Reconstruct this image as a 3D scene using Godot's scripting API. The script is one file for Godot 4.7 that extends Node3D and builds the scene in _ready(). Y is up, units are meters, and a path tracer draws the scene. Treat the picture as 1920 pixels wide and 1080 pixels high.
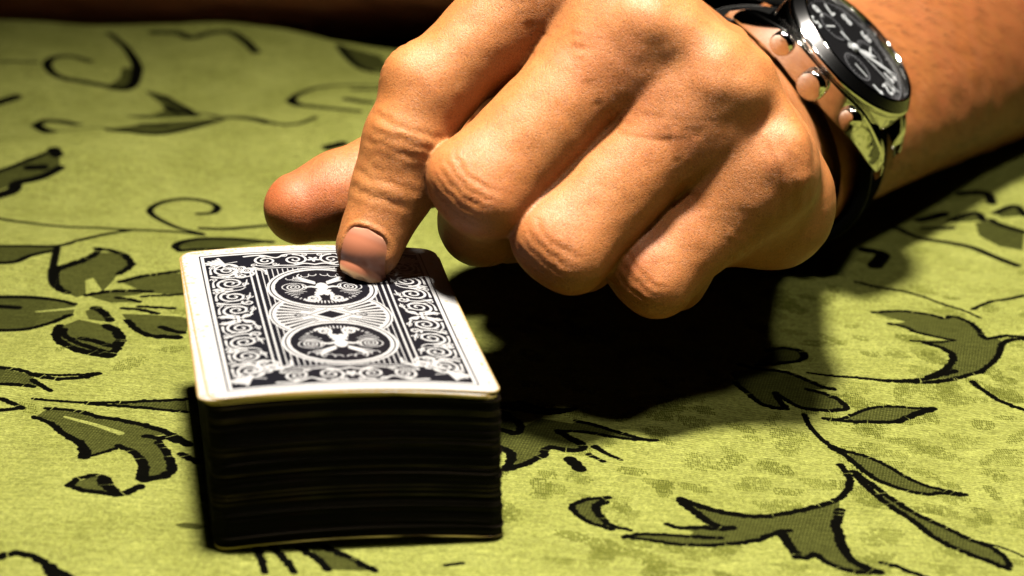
extends Node3D
# A hand with a wristwatch presses the top card of a deck on a patterned tablecloth.
# Shapes are laid out in millimetres and committed in metres.

const MM := 0.001
const FINE := 0.6

var hand_bones := []          # [group, a, b, ra, rb, k]
var skin_mat: StandardMaterial3D
var steel: StandardMaterial3D
var satin_steel: StandardMaterial3D
var black_leather: StandardMaterial3D

func _ready() -> void:
	_camera_and_light()
	_cloth()
	_cards()
	_person()
	_watch()

# ------------------------------------------------------------------ camera, light

func _camera_and_light() -> void:
	var cam := Camera3D.new()
	cam.name = "camera"
	add_child(cam)
	var pitch := 0.3740026
	var roll := 0.03905033
	var fwd := Vector3(0, -sin(pitch), -cos(pitch))
	var up0 := Vector3(0, cos(pitch), -sin(pitch))
	var right := Vector3.RIGHT * cos(roll) + up0 * sin(roll)
	var up := -Vector3.RIGHT * sin(roll) + up0 * cos(roll)
	cam.transform = Transform3D(Basis(right, up, -fwd), Vector3(41.55, 244.2956, 509.16) * MM)
	cam.near = 0.05
	cam.far = 20.0
	var lens := CameraAttributesPhysical.new()
	lens.frustum_focal_length = 144.6
	lens.frustum_focus_distance = 0.588
	lens.exposure_aperture = 23.0
	lens.frustum_near = 0.05
	lens.frustum_far = 20.0
	cam.attributes = lens
	cam.fov = 13.793
	cam.current = true

	var env := Environment.new()
	env.background_mode = Environment.BG_COLOR
	env.background_color = Color(0.0, 0.0, 0.0)
	env.tonemap_mode = Environment.TONE_MAPPER_LINEAR
	env.tonemap_exposure = 1.85
	env.sdfgi_enabled = true
	env.ssao_enabled = true
	env.ssil_enabled = true
	var we := WorldEnvironment.new()
	we.name = "world"
	we.environment = env
	add_child(we)

	_lamp("ceiling_lamp", Vector3(-0.005, 1.05, 0.0), Vector3(0.17, 0.0, 0.05), 5.2, 0.075)
	_lamp("ceiling_lamp", Vector3(0.29, 0.96, 0.24), Vector3(0.17, 0.0, 0.04), 0.42, 0.05)

func _lamp(called: String, at: Vector3, aim: Vector3, energy: float, size: float) -> void:
	var l := SpotLight3D.new()
	l.name = called
	l.light_energy = energy
	l.light_size = size
	l.light_color = Color(1.0, 0.965, 0.90)
	l.spot_range = 4.0
	l.spot_attenuation = 2.0
	l.spot_angle = 30.0
	l.spot_angle_attenuation = 1.0
	l.shadow_enabled = true
	add_child(l, true)
	l.look_at_from_position(at, aim, Vector3(0, 0, -1))

# ------------------------------------------------------------------ small helpers

func lin(r: float, g: float, b: float) -> Color:
	return Color(r, g, b).linear_to_srgb()

func mat(c: Color, rough: float, metal := 0.0, spec := 0.5) -> StandardMaterial3D:
	var m := StandardMaterial3D.new()
	m.albedo_color = c.linear_to_srgb()
	m.roughness = rough
	m.metallic = metal
	m.metallic_specular = spec
	return m

func part(called: String, mesh: Mesh, m: Material, parent: Node3D) -> MeshInstance3D:
	var o := MeshInstance3D.new()
	o.name = called
	o.mesh = mesh
	if m:
		o.material_override = m
	parent.add_child(o, true)
	return o

func thing(called: String, label: String, category: String, group := "") -> Node3D:
	var o := Node3D.new()
	o.name = called
	_tag(o, label, category, group)
	add_child(o, true)
	return o

func _tag(o: Node, label: String, category: String, group := "") -> void:
	o.set_meta("label", label)
	o.set_meta("category", category)
	if group:
		o.set_meta("group", group)

func array_mesh(v: PackedVector3Array, idx: PackedInt32Array, uv := PackedVector2Array(), col := PackedColorArray(), nrm := PackedVector3Array()) -> ArrayMesh:
	var st := []
	st.resize(Mesh.ARRAY_MAX)
	st[Mesh.ARRAY_VERTEX] = v
	st[Mesh.ARRAY_INDEX] = idx
	if uv.size():
		st[Mesh.ARRAY_TEX_UV] = uv
	if col.size():
		st[Mesh.ARRAY_COLOR] = col
	if nrm.size() == 0:
		nrm = smooth_normals(v, idx)
	st[Mesh.ARRAY_NORMAL] = nrm
	var m := ArrayMesh.new()
	m.add_surface_from_arrays(Mesh.PRIMITIVE_TRIANGLES, st)
	return m

func smooth_normals(v: PackedVector3Array, idx: PackedInt32Array) -> PackedVector3Array:
	var n := PackedVector3Array()
	n.resize(v.size())
	for t in range(0, idx.size(), 3):
		var a := idx[t]
		var b := idx[t + 1]
		var c := idx[t + 2]
		var f := (v[c] - v[a]).cross(v[b] - v[a])
		n[a] += f
		n[b] += f
		n[c] += f
	for i in n.size():
		n[i] = n[i].normalized()
	return n

# rows of points joined into a sheet; wrap closes each row
func sheet(rows: Array, wrap := false, flip := false, uvs := false) -> ArrayMesh:
	var v := PackedVector3Array()
	var idx := PackedInt32Array()
	var uv := PackedVector2Array()
	var w: int = rows[0].size()
	for j in rows.size():
		for i in w:
			v.append(rows[j][i] * MM)
			if uvs:
				uv.append(Vector2(float(i) / (w - 1), float(j) / (rows.size() - 1)))
	var last := w if wrap else w - 1
	for j in rows.size() - 1:
		for i in last:
			var a := j * w + i
			var b := j * w + (i + 1) % w
			var c := a + w
			var d := b + w
			if flip:
				idx.append_array(PackedInt32Array([a, c, b, b, c, d]))
			else:
				idx.append_array(PackedInt32Array([a, b, c, b, d, c]))
	return array_mesh(v, idx, uv)

# profile of (radius, height) turned about the axis z, centred at c
func lathe(profile: Array, n := 64, c := Vector3.ZERO, ax := Vector3(0, 0, 1)) -> ArrayMesh:
	var rows := []
	var u := ax.cross(Vector3(0.3, 0.9, 0.31)).normalized()
	var w := ax.cross(u)
	for p in profile:
		var row := []
		for i in n:
			var t := TAU * i / n
			row.append(c + ax * p.y + (u * cos(t) + w * sin(t)) * p.x)
		rows.append(row)
	return sheet(rows, true, true)

func noise(sd: int, freq: float, oct := 3, kind := FastNoiseLite.TYPE_SIMPLEX_SMOOTH) -> FastNoiseLite:
	var n := FastNoiseLite.new()
	n.seed = sd
	n.noise_type = kind
	n.frequency = freq
	n.fractal_octaves = oct
	return n

func catmull(p: Array, step: float) -> Array:
	var out := []
	for i in p.size() - 1:
		var p0: Vector2 = p[maxi(i - 1, 0)]
		var p1: Vector2 = p[i]
		var p2: Vector2 = p[i + 1]
		var p3: Vector2 = p[mini(i + 2, p.size() - 1)]
		var n := maxi(1, int(p1.distance_to(p2) / step))
		for k in n:
			var t := float(k) / n
			out.append(0.5 * ((2.0 * p1) + (p2 - p0) * t + (2.0 * p0 - 5.0 * p1 + 4.0 * p2 - p3) * t * t + (3.0 * p1 - p0 - 3.0 * p2 + p3) * t * t * t))
	out.append(p[p.size() - 1])
	return out

# ------------------------------------------------------------------ print drawn into a layer: one colour, coverage in alpha

class Layer:
	var w: int
	var h: int
	var s: float
	var o: Vector2
	var data: PackedByteArray

	func _init(px: int, py: int, scale: float, origin: Vector2, tint: Color) -> void:
		w = px
		h = py
		s = scale
		o = origin
		var im := Image.create_empty(w, h, false, Image.FORMAT_RGBA8)
		im.fill(Color(tint.r, tint.g, tint.b, 0.0))
		data = im.get_data()

	func dab(c: Vector2, r: float, value := 1.0) -> void:
		var p := (c - o) * s
		var q := r * s
		var top := int(255.0 * value)
		for y in range(maxi(0, int(p.y - q - 1)), mini(h, int(p.y + q + 2))):
			var dy := y + 0.5 - p.y
			for x in range(maxi(0, int(p.x - q - 1)), mini(w, int(p.x + q + 2))):
				var dx := x + 0.5 - p.x
				var a := clampf(q + 0.5 - sqrt(dx * dx + dy * dy), 0.0, 1.0)
				if a > 0.0:
					var at := (y * w + x) * 4 + 3
					data[at] = maxi(data[at], int(a * top))

	func erase_dab(c: Vector2, r: float) -> void:
		var p := (c - o) * s
		var q := r * s
		for y in range(maxi(0, int(p.y - q - 1)), mini(h, int(p.y + q + 2))):
			var dy := y + 0.5 - p.y
			for x in range(maxi(0, int(p.x - q - 1)), mini(w, int(p.x + q + 2))):
				var dx := x + 0.5 - p.x
				var a := clampf(q + 0.5 - sqrt(dx * dx + dy * dy), 0.0, 1.0)
				if a > 0.0:
					var at := (y * w + x) * 4 + 3
					data[at] = mini(data[at], int((1.0 - a) * 255.0))

	func segment(a: Vector2, b: Vector2, ra: float, rb: float, value := 255) -> void:
		var p := (a - o) * s
		var d := (b - o) * s - p
		var qa := ra * s
		var qb := rb * s
		var q := maxf(qa, qb) + 1.0
		var l2 := maxf(d.length_squared(), 1e-6)
		for y in range(maxi(0, int(minf(p.y, p.y + d.y) - q)), mini(h, int(maxf(p.y, p.y + d.y) + q + 1))):
			for x in range(maxi(0, int(minf(p.x, p.x + d.x) - q)), mini(w, int(maxf(p.x, p.x + d.x) + q + 1))):
				var e := Vector2(x + 0.5, y + 0.5) - p
				var t := clampf(e.dot(d) / l2, 0.0, 1.0)
				var c := clampf(lerpf(qa, qb, t) + 0.5 - (e - d * t).length(), 0.0, 1.0)
				if c > 0.0:
					var at := (y * w + x) * 4 + 3
					data[at] = maxi(data[at], int(c * value))

	func stroke(pts: Array, ra: float, rb: float, value := 255) -> void:
		var n := pts.size() - 1
		for i in n:
			segment(pts[i], pts[i + 1], lerpf(ra, rb, float(i) / n), lerpf(ra, rb, float(i + 1) / n), value)

	func polygon(pts: Array, value := 255) -> void:
		var q := PackedVector2Array()
		var lo := 1e9
		var hi := -1e9
		for p in pts:
			q.append((p - o) * s)
			lo = minf(lo, q[-1].y)
			hi = maxf(hi, q[-1].y)
		for y in range(maxi(0, int(lo)), mini(h, int(hi) + 1)):
			var xs := PackedFloat32Array()
			var yc := y + 0.5
			for i in q.size():
				var a := q[i]
				var b := q[(i + 1) % q.size()]
				if (a.y <= yc) != (b.y <= yc):
					xs.append(a.x + (yc - a.y) / (b.y - a.y) * (b.x - a.x))
			xs.sort()
			for k in range(0, xs.size() - 1, 2):
				for x in range(maxi(0, int(xs[k] + 0.5)), mini(w, int(xs[k + 1] + 0.5))):
					data[(y * w + x) * 4 + 3] = value

	func image() -> Image:
		return Image.create_from_data(w, h, false, Image.FORMAT_RGBA8, data)

# ------------------------------------------------------------------ tablecloth

var motif_fills := []
var motif_lines := []
var motif_slits := []

func _fill_motif(p: Array) -> void:
	motif_fills.append(p)

func _outline(p: Array, a: float, b: float) -> void:
	motif_lines.append([p, a, b])

func _slit(p: Array, w: float) -> void:
	motif_slits.append([p, w])

func _cloth_print(origin: Vector2, size: Vector2, scale: float, near: bool) -> ImageTexture:
	var w := int(size.x * scale)
	var h := int(size.y * scale)
	var ground := Color(0.130, 0.138, 0.036)
	var shade := Color(0.062, 0.067, 0.0125)
	var fill := Color(0.020, 0.022, 0.005)
	var thread := Color(0.0009, 0.0009, 0.0006)
	# ground: soft uneven dye, computed coarse and enlarged
	var cw := w / 4
	var ch := h / 4
	var na := noise(11, 0.035, 3)
	var nb := noise(12, 0.6, 2)
	var bytes := PackedByteArray()
	bytes.resize(cw * ch * 3)
	var g0 := ground.linear_to_srgb()
	var g1 := shade.linear_to_srgb()
	for y in ch:
		for x in cw:
			var px := origin.x + x * 4.0 / scale
			var pz := origin.y + y * 4.0 / scale
			var t := clampf(0.24 + 0.26 * na.get_noise_2d(px, pz) + 0.30 * nb.get_noise_2d(px, pz * 0.5), 0.0, 1.0)
			var c := g0.lerp(g1, t)
			var at := (y * cw + x) * 3
			bytes[at] = int(c.r * 255.0)
			bytes[at + 1] = int(c.g * 255.0)
			bytes[at + 2] = int(c.b * 255.0)
	var im := Image.create_from_data(cw, ch, false, Image.FORMAT_RGB8, bytes)
	im.resize(w, h, Image.INTERPOLATE_BILINEAR)
	im.convert(Image.FORMAT_RGBA8)
	var rng := RandomNumberGenerator.new()
	rng.seed = 5
	# small woven spots in the ground, each a cluster of slanting floats
	var spots := Layer.new(w, h, scale, origin, lin(0.034, 0.037, 0.006))
	if near:
		for k in 620:
			var c := Vector2(rng.randf_range(-80, 178), rng.randf_range(-130, 74))
			var dense := clampf((c.x - 20.0) / 50.0, 0.0, 1.0)
			if rng.randf() > 0.12 + 0.88 * dense:
				continue
			var rx := rng.randf_range(1.5, 4.4)
			var rz := rng.randf_range(1.6, 5.2)
			var strong := rng.randf_range(0.5, 1.0)
			var lean := rng.randf_range(-0.7, 0.7)
			var y := -rz
			while y < rz:
				var half := rx * sqrt(1.0 - y * y / (rz * rz)) * rng.randf_range(0.75, 1.1)
				var x := -half
				while x < half:
					if rng.randf() < 0.85:
						var a := c + Vector2(x + lean * y, y + x * 0.15)
						spots.segment(a, a + Vector2(0.08, 0.55), 0.19, 0.19, int(255 * strong))
					x += 0.58
				y += 1.05
	else:
		for k in 300:
			var c := Vector2(rng.randf_range(40, 300), rng.randf_range(-330, 180))
			spots.dab(c, rng.randf_range(1.2, 3.4), rng.randf_range(0.15, 0.4))
	im.blend_rect(spots.image(), Rect2i(0, 0, w, h), Vector2i.ZERO)
	# leaves and petals: a darker open weave
	var leaf := Layer.new(w, h, scale, origin, fill.linear_to_srgb())
	for p in motif_fills:
		leaf.polygon(p, 255)
	var mesh_ground := Layer.new(w, h, scale, origin, lin(0.075, 0.08, 0.02))
	if near:
		# light threads that cross the dark weave
		var d := leaf.data
		for y in h:
			var pz := y / scale
			for x in w:
				var at := (y * w + x) * 4 + 3
				if d[at] > 0:
					var u := fposmod(x / scale + pz * 0.22, 0.78) / 0.78
					var v := fposmod(pz - x / scale * 0.12, 1.25) / 1.25
					var e := maxf(0.0, cos(TAU * u)) * (0.45 + 0.55 * maxf(0.0, cos(TAU * v)))
					if e > 0.12:
						mesh_ground.data[at] = int(150.0 * e)
	im.blend_rect(leaf.image(), Rect2i(0, 0, w, h), Vector2i.ZERO)
	if near:
		im.blend_rect(mesh_ground.image(), Rect2i(0, 0, w, h), Vector2i.ZERO)
	var slit := Layer.new(w, h, scale, origin, ground.linear_to_srgb())
	for l in motif_slits:
		slit.stroke(catmull(l[0], 2.0), l[1] * 0.3, l[1] * 0.6, 230)
	im.blend_rect(slit.image(), Rect2i(0, 0, w, h), Vector2i.ZERO)
	# outlines: rows of short dark stitches, a little uneven
	var ink := Layer.new(w, h, scale, origin, thread.linear_to_srgb())
	for l in motif_lines:
		var pts := catmull(l[0], 0.55 if near else 1.2)
		var n := pts.size()
		for i in n:
			var t := float(i) / maxi(n - 1, 1)
			var wd: float = lerpf(l[1], l[2], t) * 0.43
			if near:
				if i + 1 < n:
					ink.segment(pts[i], pts[i + 1], wd * 0.72, wd * 0.72)
				var j := Vector2(rng.randf_range(-0.22, 0.22), rng.randf_range(-0.3, 0.3))
				if i % 2 == 0:
					ink.dab(pts[i] + j, wd * rng.randf_range(0.72, 1.0))
			elif i + 1 < n:
				ink.segment(pts[i], pts[i + 1], wd * 0.95, wd * 0.95)
	if near:
		# pale threads that bind the stitches
		for l in motif_lines:
			var pts := catmull(l[0], 0.8)
			for i in pts.size() - 1:
				if rng.randf() < 0.05:
					var dirn: Vector2 = (pts[i + 1] - pts[i]).normalized().orthogonal()
					var half: float = (l[1] + l[2]) * 0.32
					var k := -half
					while k < half:
						ink.erase_dab(pts[i] + dirn * k + Vector2(k * 0.25, 0), 0.13)
						k += 0.12
	im.blend_rect(ink.image(), Rect2i(0, 0, w, h), Vector2i.ZERO)
	im.convert(Image.FORMAT_RGB8)
	return ImageTexture.create_from_image(im)

func _weave() -> ImageTexture:
	# uneven yarns: fine grain, coarser slubs and thin streaks along the weft; multiplies the cloth's colour
	var n := 512
	var rng := RandomNumberGenerator.new()
	rng.seed = 8
	var bytes := PackedByteArray()
	bytes.resize(n * n * 3)
	var coarse := PackedFloat32Array()
	for i in 128 * 128:
		coarse.append(rng.randf_range(-0.08, 0.08))
	var streak := PackedFloat32Array()
	for i in 256 * 16:
		streak.append(rng.randf_range(-0.07, 0.07))
	for y in n:
		for x in n:
			var g := 0.82 + rng.randf_range(-0.10, 0.10) + coarse[(y / 4) * 128 + x / 4] + streak[(y / 2) * 16 + x / 32] + 0.06 * sin(TAU * (x + y * 2.0) / 16.0)
			var q := int(clampf(g, 0.0, 1.0) * 255.0)
			var at := (y * n + x) * 3
			bytes[at] = q
			bytes[at + 1] = q
			bytes[at + 2] = q
	return ImageTexture.create_from_image(Image.create_from_data(n, n, false, Image.FORMAT_RGB8, bytes))

func cloth_height(x: float, z: float) -> float:
	var far := clampf((-z - 110.0) / 90.0, 0.0, 1.0)
	var left := clampf((-x - 25.0) / 60.0, 0.0, 1.0)
	var y := 2.6 * far * sin((x * 0.6 + z * 0.9) * 0.045) + 1.1 * far * sin((x * 1.1 - z * 0.5) * 0.06 + 1.0)
	y += 1.5 * left *  sin((x * 0.4 + z) * 0.07 + 0.6) + 0.8 * clampf((x - 60.0) / 60.0, 0.0, 1.0) * sin((x + z * 1.6) * 0.05)
	return y

func _cloth() -> void:
	_motifs()
	var near_o := Vector2(-85, -135)
	var near_s := Vector2(265, 210)
	var far_o := Vector2(-340, -480)
	var far_s := Vector2(720, 680)
	var mats := []
	for k in 2:
		var m := StandardMaterial3D.new()
		m.albedo_texture = _cloth_print(near_o, near_s, 7.7, true) if k == 0 else _cloth_print(far_o, far_s, 2.8, false)
		m.roughness = 0.8
		m.metallic_specular = 0.06
		m.detail_enabled = true
		m.detail_blend_mode = BaseMaterial3D.BLEND_MODE_MUL
		m.detail_albedo = weave_tex if weave_tex else _weave()
		weave_tex = m.detail_albedo
		m.detail_uv_layer = BaseMaterial3D.DETAIL_UV_2
		m.resource_name = "green_jacquard"
		mats.append(m)
	var mesh := ArrayMesh.new()
	var step := 5.0
	for k in 2:
		var v := PackedVector3Array()
		var uv := PackedVector2Array()
		var uv2 := PackedVector2Array()
		var nr := PackedVector3Array()
		var idx := PackedInt32Array()
		var seen := {}
		var o := near_o if k == 0 else far_o
		var s := near_s if k == 0 else far_s
		for j in range(-92, 38):
			for i in range(-64, 76):
				var x := i * step
				var z := j * step
				var inside := x >= -85.0 and x < 180.0 and z >= -135.0 and z < 75.0
				if inside != (k == 0):
					continue
				var q := PackedInt32Array()
				for c in [Vector2i(i, j), Vector2i(i + 1, j), Vector2i(i, j + 1), Vector2i(i + 1, j + 1)]:
					if not seen.has(c):
						seen[c] = v.size()
						var cx: float = c.x * step
						var cz: float = c.y * step
						var p := cloth_point(cx, cz)
						v.append(p * MM)
						nr.append((cloth_point(cx, cz + 1.0) - p).cross(cloth_point(cx + 1.0, cz) - p).normalized())
						uv.append((Vector2(cx, cz) - o) / s)
						uv2.append(Vector2(cx, cz) / 64.0)
					q.append(seen[c])
				idx.append_array(PackedInt32Array([q[0], q[1], q[2], q[1], q[3], q[2]]))
		var st := []
		st.resize(Mesh.ARRAY_MAX)
		st[Mesh.ARRAY_VERTEX] = v
		st[Mesh.ARRAY_NORMAL] = nr
		st[Mesh.ARRAY_TEX_UV] = uv
		st[Mesh.ARRAY_TEX_UV2] = uv2
		st[Mesh.ARRAY_INDEX] = idx
		mesh.add_surface_from_arrays(Mesh.PRIMITIVE_TRIANGLES, st)
		mesh.surface_set_material(k, mats[k])
	var o := MeshInstance3D.new()
	o.name = "tablecloth"
	o.mesh = mesh
	_tag(o, "green woven tablecloth with dark leaf scrolls and flowers under the cards", "tablecloth")
	add_child(o, true)

var weave_tex: Texture2D

# the cloth lies flat, then turns down over the table's far edge
func cloth_point(x: float, z: float) -> Vector3:
	var edge := -362.0 - 9.0 * exp(-pow((x + 70.0) / 45.0, 2.0)) + 0.03 * (x + 60.0)
	var over := edge - z
	var y := cloth_height(x, z)
	if over <= 0.0:
		return Vector3(x, y, z)
	var r := 6.0
	var a := minf(over / r, PI / 2)
	var down := maxf(over - r * PI / 2, 0.0)
	return Vector3(x, y - r * (1.0 - cos(a)) - down, edge - r * sin(a) - 1.5 * sin(x * 0.05) * clampf(down / 40.0, 0.0, 1.0))

func _motifs() -> void:
	_fill_motif([Vector2(38.4, -27.8), Vector2(41.9, -28.1), Vector2(45.7, -20.7), Vector2(49.7, -26.0), Vector2(52.8, -25.2), Vector2(58.4, -23.5), Vector2(63.3, -17.4), Vector2(59.7, -18.4), Vector2(55.1, -19.3), Vector2(54.4, -16.6), Vector2(57.3, -13.7), Vector2(60.0, -9.7), Vector2(52.8, -9.5), Vector2(50.8, -5.7), Vector2(47.0, -0.2), Vector2(41.7, 3.4), Vector2(43.0, -2.9), Vector2(38.8, -8.8)])
	_fill_motif([Vector2(37.8, -35.1), Vector2(44.8, -35.8), Vector2(50.5, -32.3), Vector2(58.4, -32.5), Vector2(55.2, -30.5), Vector2(50.5, -29.2), Vector2(39.3, -31.2)])
	_fill_motif([Vector2(58.6, -25.5), Vector2(63.4, -23.1), Vector2(68.9, -19.3), Vector2(74.2, -16.3), Vector2(70.6, -16.0), Vector2(65.2, -17.6), Vector2(58.8, -19.2), Vector2(56.0, -20.0)])
	_fill_motif([Vector2(57.0, 21.6), Vector2(59.2, 18.1), Vector2(62.7, 16.5), Vector2(65.7, 16.3), Vector2(63.3, 20.1), Vector2(62.6, 23.0), Vector2(63.8, 27.2), Vector2(65.8, 30.2), Vector2(70.0, 32.2), Vector2(65.8, 31.6), Vector2(61.2, 29.2), Vector2(58.7, 26.2)])
	_fill_motif([Vector2(82.4, 15.1), Vector2(89.2, 20.3), Vector2(99.3, 23.5), Vector2(103.7, 22.5), Vector2(112.7, 18.2), Vector2(119.0, 13.9), Vector2(118.3, 19.7), Vector2(116.6, 27.8), Vector2(116.9, 32.3), Vector2(117.0, 36.8), Vector2(118.1, 41.6), Vector2(120.6, 44.9), Vector2(124.1, 46.7), Vector2(119.5, 47.5), Vector2(115.9, 46.5), Vector2(112.9, 44.2), Vector2(110.3, 41.3), Vector2(106.2, 42.6), Vector2(105.1, 36.9), Vector2(104.1, 32.5), Vector2(98.3, 35.5), Vector2(91.0, 37.9), Vector2(86.0, 38.7), Vector2(80.6, 38.5), Vector2(74.4, 36.8), Vector2(68.6, 35.5), Vector2(76.6, 33.9), Vector2(82.9, 34.4), Vector2(84.3, 32.3), Vector2(78.5, 28.7), Vector2(85.3, 29.7), Vector2(92.9, 29.8), Vector2(89.6, 28.7), Vector2(85.7, 22.5)])
	_fill_motif([Vector2(124.3, -15.0), Vector2(128.6, -12.7), Vector2(132.8, -6.9), Vector2(136.3, -0.0), Vector2(140.5, 5.1), Vector2(144.6, 7.2), Vector2(149.1, 9.1), Vector2(143.9, 8.8), Vector2(139.4, 9.6), Vector2(135.7, 8.0), Vector2(131.7, 4.9), Vector2(128.7, 0.7), Vector2(126.0, -6.3)])
	_fill_motif([Vector2(130.4, 11.4), Vector2(134.3, 17.8), Vector2(138.0, 22.2), Vector2(142.5, 26.0), Vector2(146.5, 29.8), Vector2(150.7, 32.6), Vector2(153.0, 36.0), Vector2(153.8, 40.8), Vector2(153.2, 42.2), Vector2(149.2, 39.0), Vector2(145.5, 36.2), Vector2(141.8, 33.4), Vector2(138.1, 29.6), Vector2(135.1, 23.9), Vector2(131.6, 18.5), Vector2(128.5, 12.5)])
	_fill_motif([Vector2(106.4, -63.2), Vector2(113.4, -59.6), Vector2(117.9, -55.1), Vector2(121.3, -51.3), Vector2(124.5, -49.6), Vector2(117.7, -48.9), Vector2(121.4, -47.1), Vector2(125.3, -44.0), Vector2(127.0, -39.5), Vector2(123.2, -37.7), Vector2(118.5, -37.6), Vector2(114.8, -38.4), Vector2(111.8, -42.1), Vector2(109.3, -45.4), Vector2(111.3, -36.9), Vector2(107.2, -37.7), Vector2(104.5, -40.3), Vector2(100.6, -51.7), Vector2(98.7, -58.7)])
	_fill_motif([Vector2(126.0, -33.5), Vector2(130.9, -38.8), Vector2(135.0, -41.5), Vector2(139.9, -42.3), Vector2(145.1, -42.4), Vector2(148.5, -42.5), Vector2(145.7, -40.2), Vector2(141.9, -36.4), Vector2(137.8, -33.7), Vector2(133.0, -33.1)])
	_fill_motif([Vector2(142.5, -107.4), Vector2(149.9, -108.9), Vector2(156.8, -107.4), Vector2(161.7, -103.5), Vector2(164.2, -105.2), Vector2(167.4, -101.2), Vector2(169.4, -93.6), Vector2(169.9, -87.3), Vector2(172.8, -88.3), Vector2(174.5, -85.7), Vector2(172.1, -78.7), Vector2(169.4, -71.7), Vector2(165.4, -66.7), Vector2(157.7, -60.8), Vector2(151.4, -60.2), Vector2(156.3, -65.2), Vector2(158.9, -73.3), Vector2(158.8, -78.0), Vector2(155.6, -81.1), Vector2(149.7, -84.6), Vector2(159.4, -85.3), Vector2(156.6, -87.4), Vector2(151.8, -91.8), Vector2(145.7, -98.5), Vector2(150.3, -100.2)])
	_fill_motif([Vector2(183.7, -186.1), Vector2(190.1, -187.7), Vector2(198.0, -180.5), Vector2(194.4, -164.5), Vector2(187.7, -167.1), Vector2(183.1, -175.3)])
	_fill_motif([Vector2(191.3, -194.2), Vector2(198.6, -200.6), Vector2(200.2, -192.5), Vector2(192.5, -190.7)])
	_fill_motif([Vector2(176.1, -187.9), Vector2(185.1, -194.4), Vector2(186.5, -188.2), Vector2(177.6, -186.3)])
	_fill_motif([Vector2(106.8, -68.1), Vector2(114.0, -78.2), Vector2(118.0, -76.6), Vector2(119.6, -71.4), Vector2(116.1, -67.1), Vector2(106.5, -64.8)])
	_fill_motif([Vector2(-89.9, -41.4), Vector2(-86.7, -40.4), Vector2(-77.2, -37.6), Vector2(-77.4, -35.1), Vector2(-74.0, -31.8), Vector2(-79.0, -31.9), Vector2(-87.7, -31.3)])
	_fill_motif([Vector2(-56.2, -25.4), Vector2(-49.6, -26.9), Vector2(-38.2, -29.2), Vector2(-36.8, -22.5), Vector2(-46.3, -24.0)])
	_fill_motif([Vector2(-71.1, -20.7), Vector2(-64.0, -20.2), Vector2(-57.9, -18.3), Vector2(-51.8, -16.7), Vector2(-45.6, -13.9), Vector2(-39.7, -9.3), Vector2(-43.7, -7.8), Vector2(-41.4, -4.7), Vector2(-38.6, 1.1), Vector2(-35.7, 11.5), Vector2(-37.5, 14.8), Vector2(-41.3, 16.7), Vector2(-42.4, 11.0), Vector2(-43.7, 5.9), Vector2(-46.5, 1.3), Vector2(-49.9, -2.1), Vector2(-54.6, 3.1), Vector2(-57.0, 4.9), Vector2(-59.3, -2.5), Vector2(-64.2, -8.2), Vector2(-69.1, -14.0), Vector2(-73.0, -16.8)])
	_fill_motif([Vector2(-57.7, 21.2), Vector2(-52.8, 15.6), Vector2(-49.7, 17.9), Vector2(-47.9, 22.9), Vector2(-45.8, 24.9), Vector2(-52.6, 24.3)])
	_fill_motif([Vector2(-31.1, 38.3), Vector2(-29.3, 37.0), Vector2(-26.2, 37.3), Vector2(-23.8, 38.5), Vector2(-25.8, 40.1), Vector2(-29.3, 39.7)])
	_fill_motif([Vector2(-108.3, -128.3), Vector2(-90.1, -130.3), Vector2(-90.3, -126.4), Vector2(-95.3, -122.1), Vector2(-98.6, -116.6), Vector2(-105.3, -114.4)])
	_fill_motif([Vector2(-85.7, -114.3), Vector2(-81.2, -119.2), Vector2(-77.2, -126.6), Vector2(-72.8, -127.7), Vector2(-68.8, -125.0), Vector2(-66.4, -118.9), Vector2(-69.0, -113.0), Vector2(-70.1, -106.2), Vector2(-71.4, -101.2), Vector2(-75.4, -109.3), Vector2(-77.4, -107.8), Vector2(-75.5, -98.4), Vector2(-77.9, -96.4), Vector2(-80.6, -99.1), Vector2(-84.3, -104.7), Vector2(-86.3, -110.5)])
	_fill_motif([Vector2(-100.7, -93.4), Vector2(-98.3, -94.2), Vector2(-92.0, -95.5), Vector2(-85.4, -95.0), Vector2(-79.9, -93.2), Vector2(-76.9, -90.6), Vector2(-76.5, -84.3), Vector2(-80.3, -79.4), Vector2(-85.4, -73.3), Vector2(-93.4, -71.4), Vector2(-96.1, -72.2)])
	_fill_motif([Vector2(-77.0, -75.3), Vector2(-74.1, -80.1), Vector2(-70.2, -77.7), Vector2(-66.4, -75.3), Vector2(-62.0, -69.1), Vector2(-60.1, -63.9), Vector2(-61.3, -52.8), Vector2(-66.7, -53.3), Vector2(-72.8, -57.4), Vector2(-77.0, -64.4), Vector2(-78.0, -71.9)])
	_fill_motif([Vector2(-73.6, -86.9), Vector2(-71.5, -89.5), Vector2(-68.2, -85.2), Vector2(-65.2, -79.3), Vector2(-67.8, -78.5), Vector2(-71.6, -80.3)])
	_fill_motif([Vector2(-67.2, -107.7), Vector2(-62.2, -111.9), Vector2(-53.4, -115.3), Vector2(-50.7, -115.6), Vector2(-48.5, -100.1), Vector2(-58.2, -100.8), Vector2(-62.1, -103.4)])
	_fill_motif([Vector2(-75.1, -97.9), Vector2(-70.0, -100.8), Vector2(-58.8, -102.0), Vector2(-61.5, -99.3), Vector2(-66.8, -97.6), Vector2(-60.2, -94.1), Vector2(-67.9, -93.3)])
	_fill_motif([Vector2(-63.4, -84.6), Vector2(-55.6, -84.3), Vector2(-46.9, -82.9), Vector2(-44.5, -80.9), Vector2(-44.0, -71.0), Vector2(-46.8, -67.4), Vector2(-53.1, -67.9), Vector2(-58.1, -72.8)])
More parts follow.
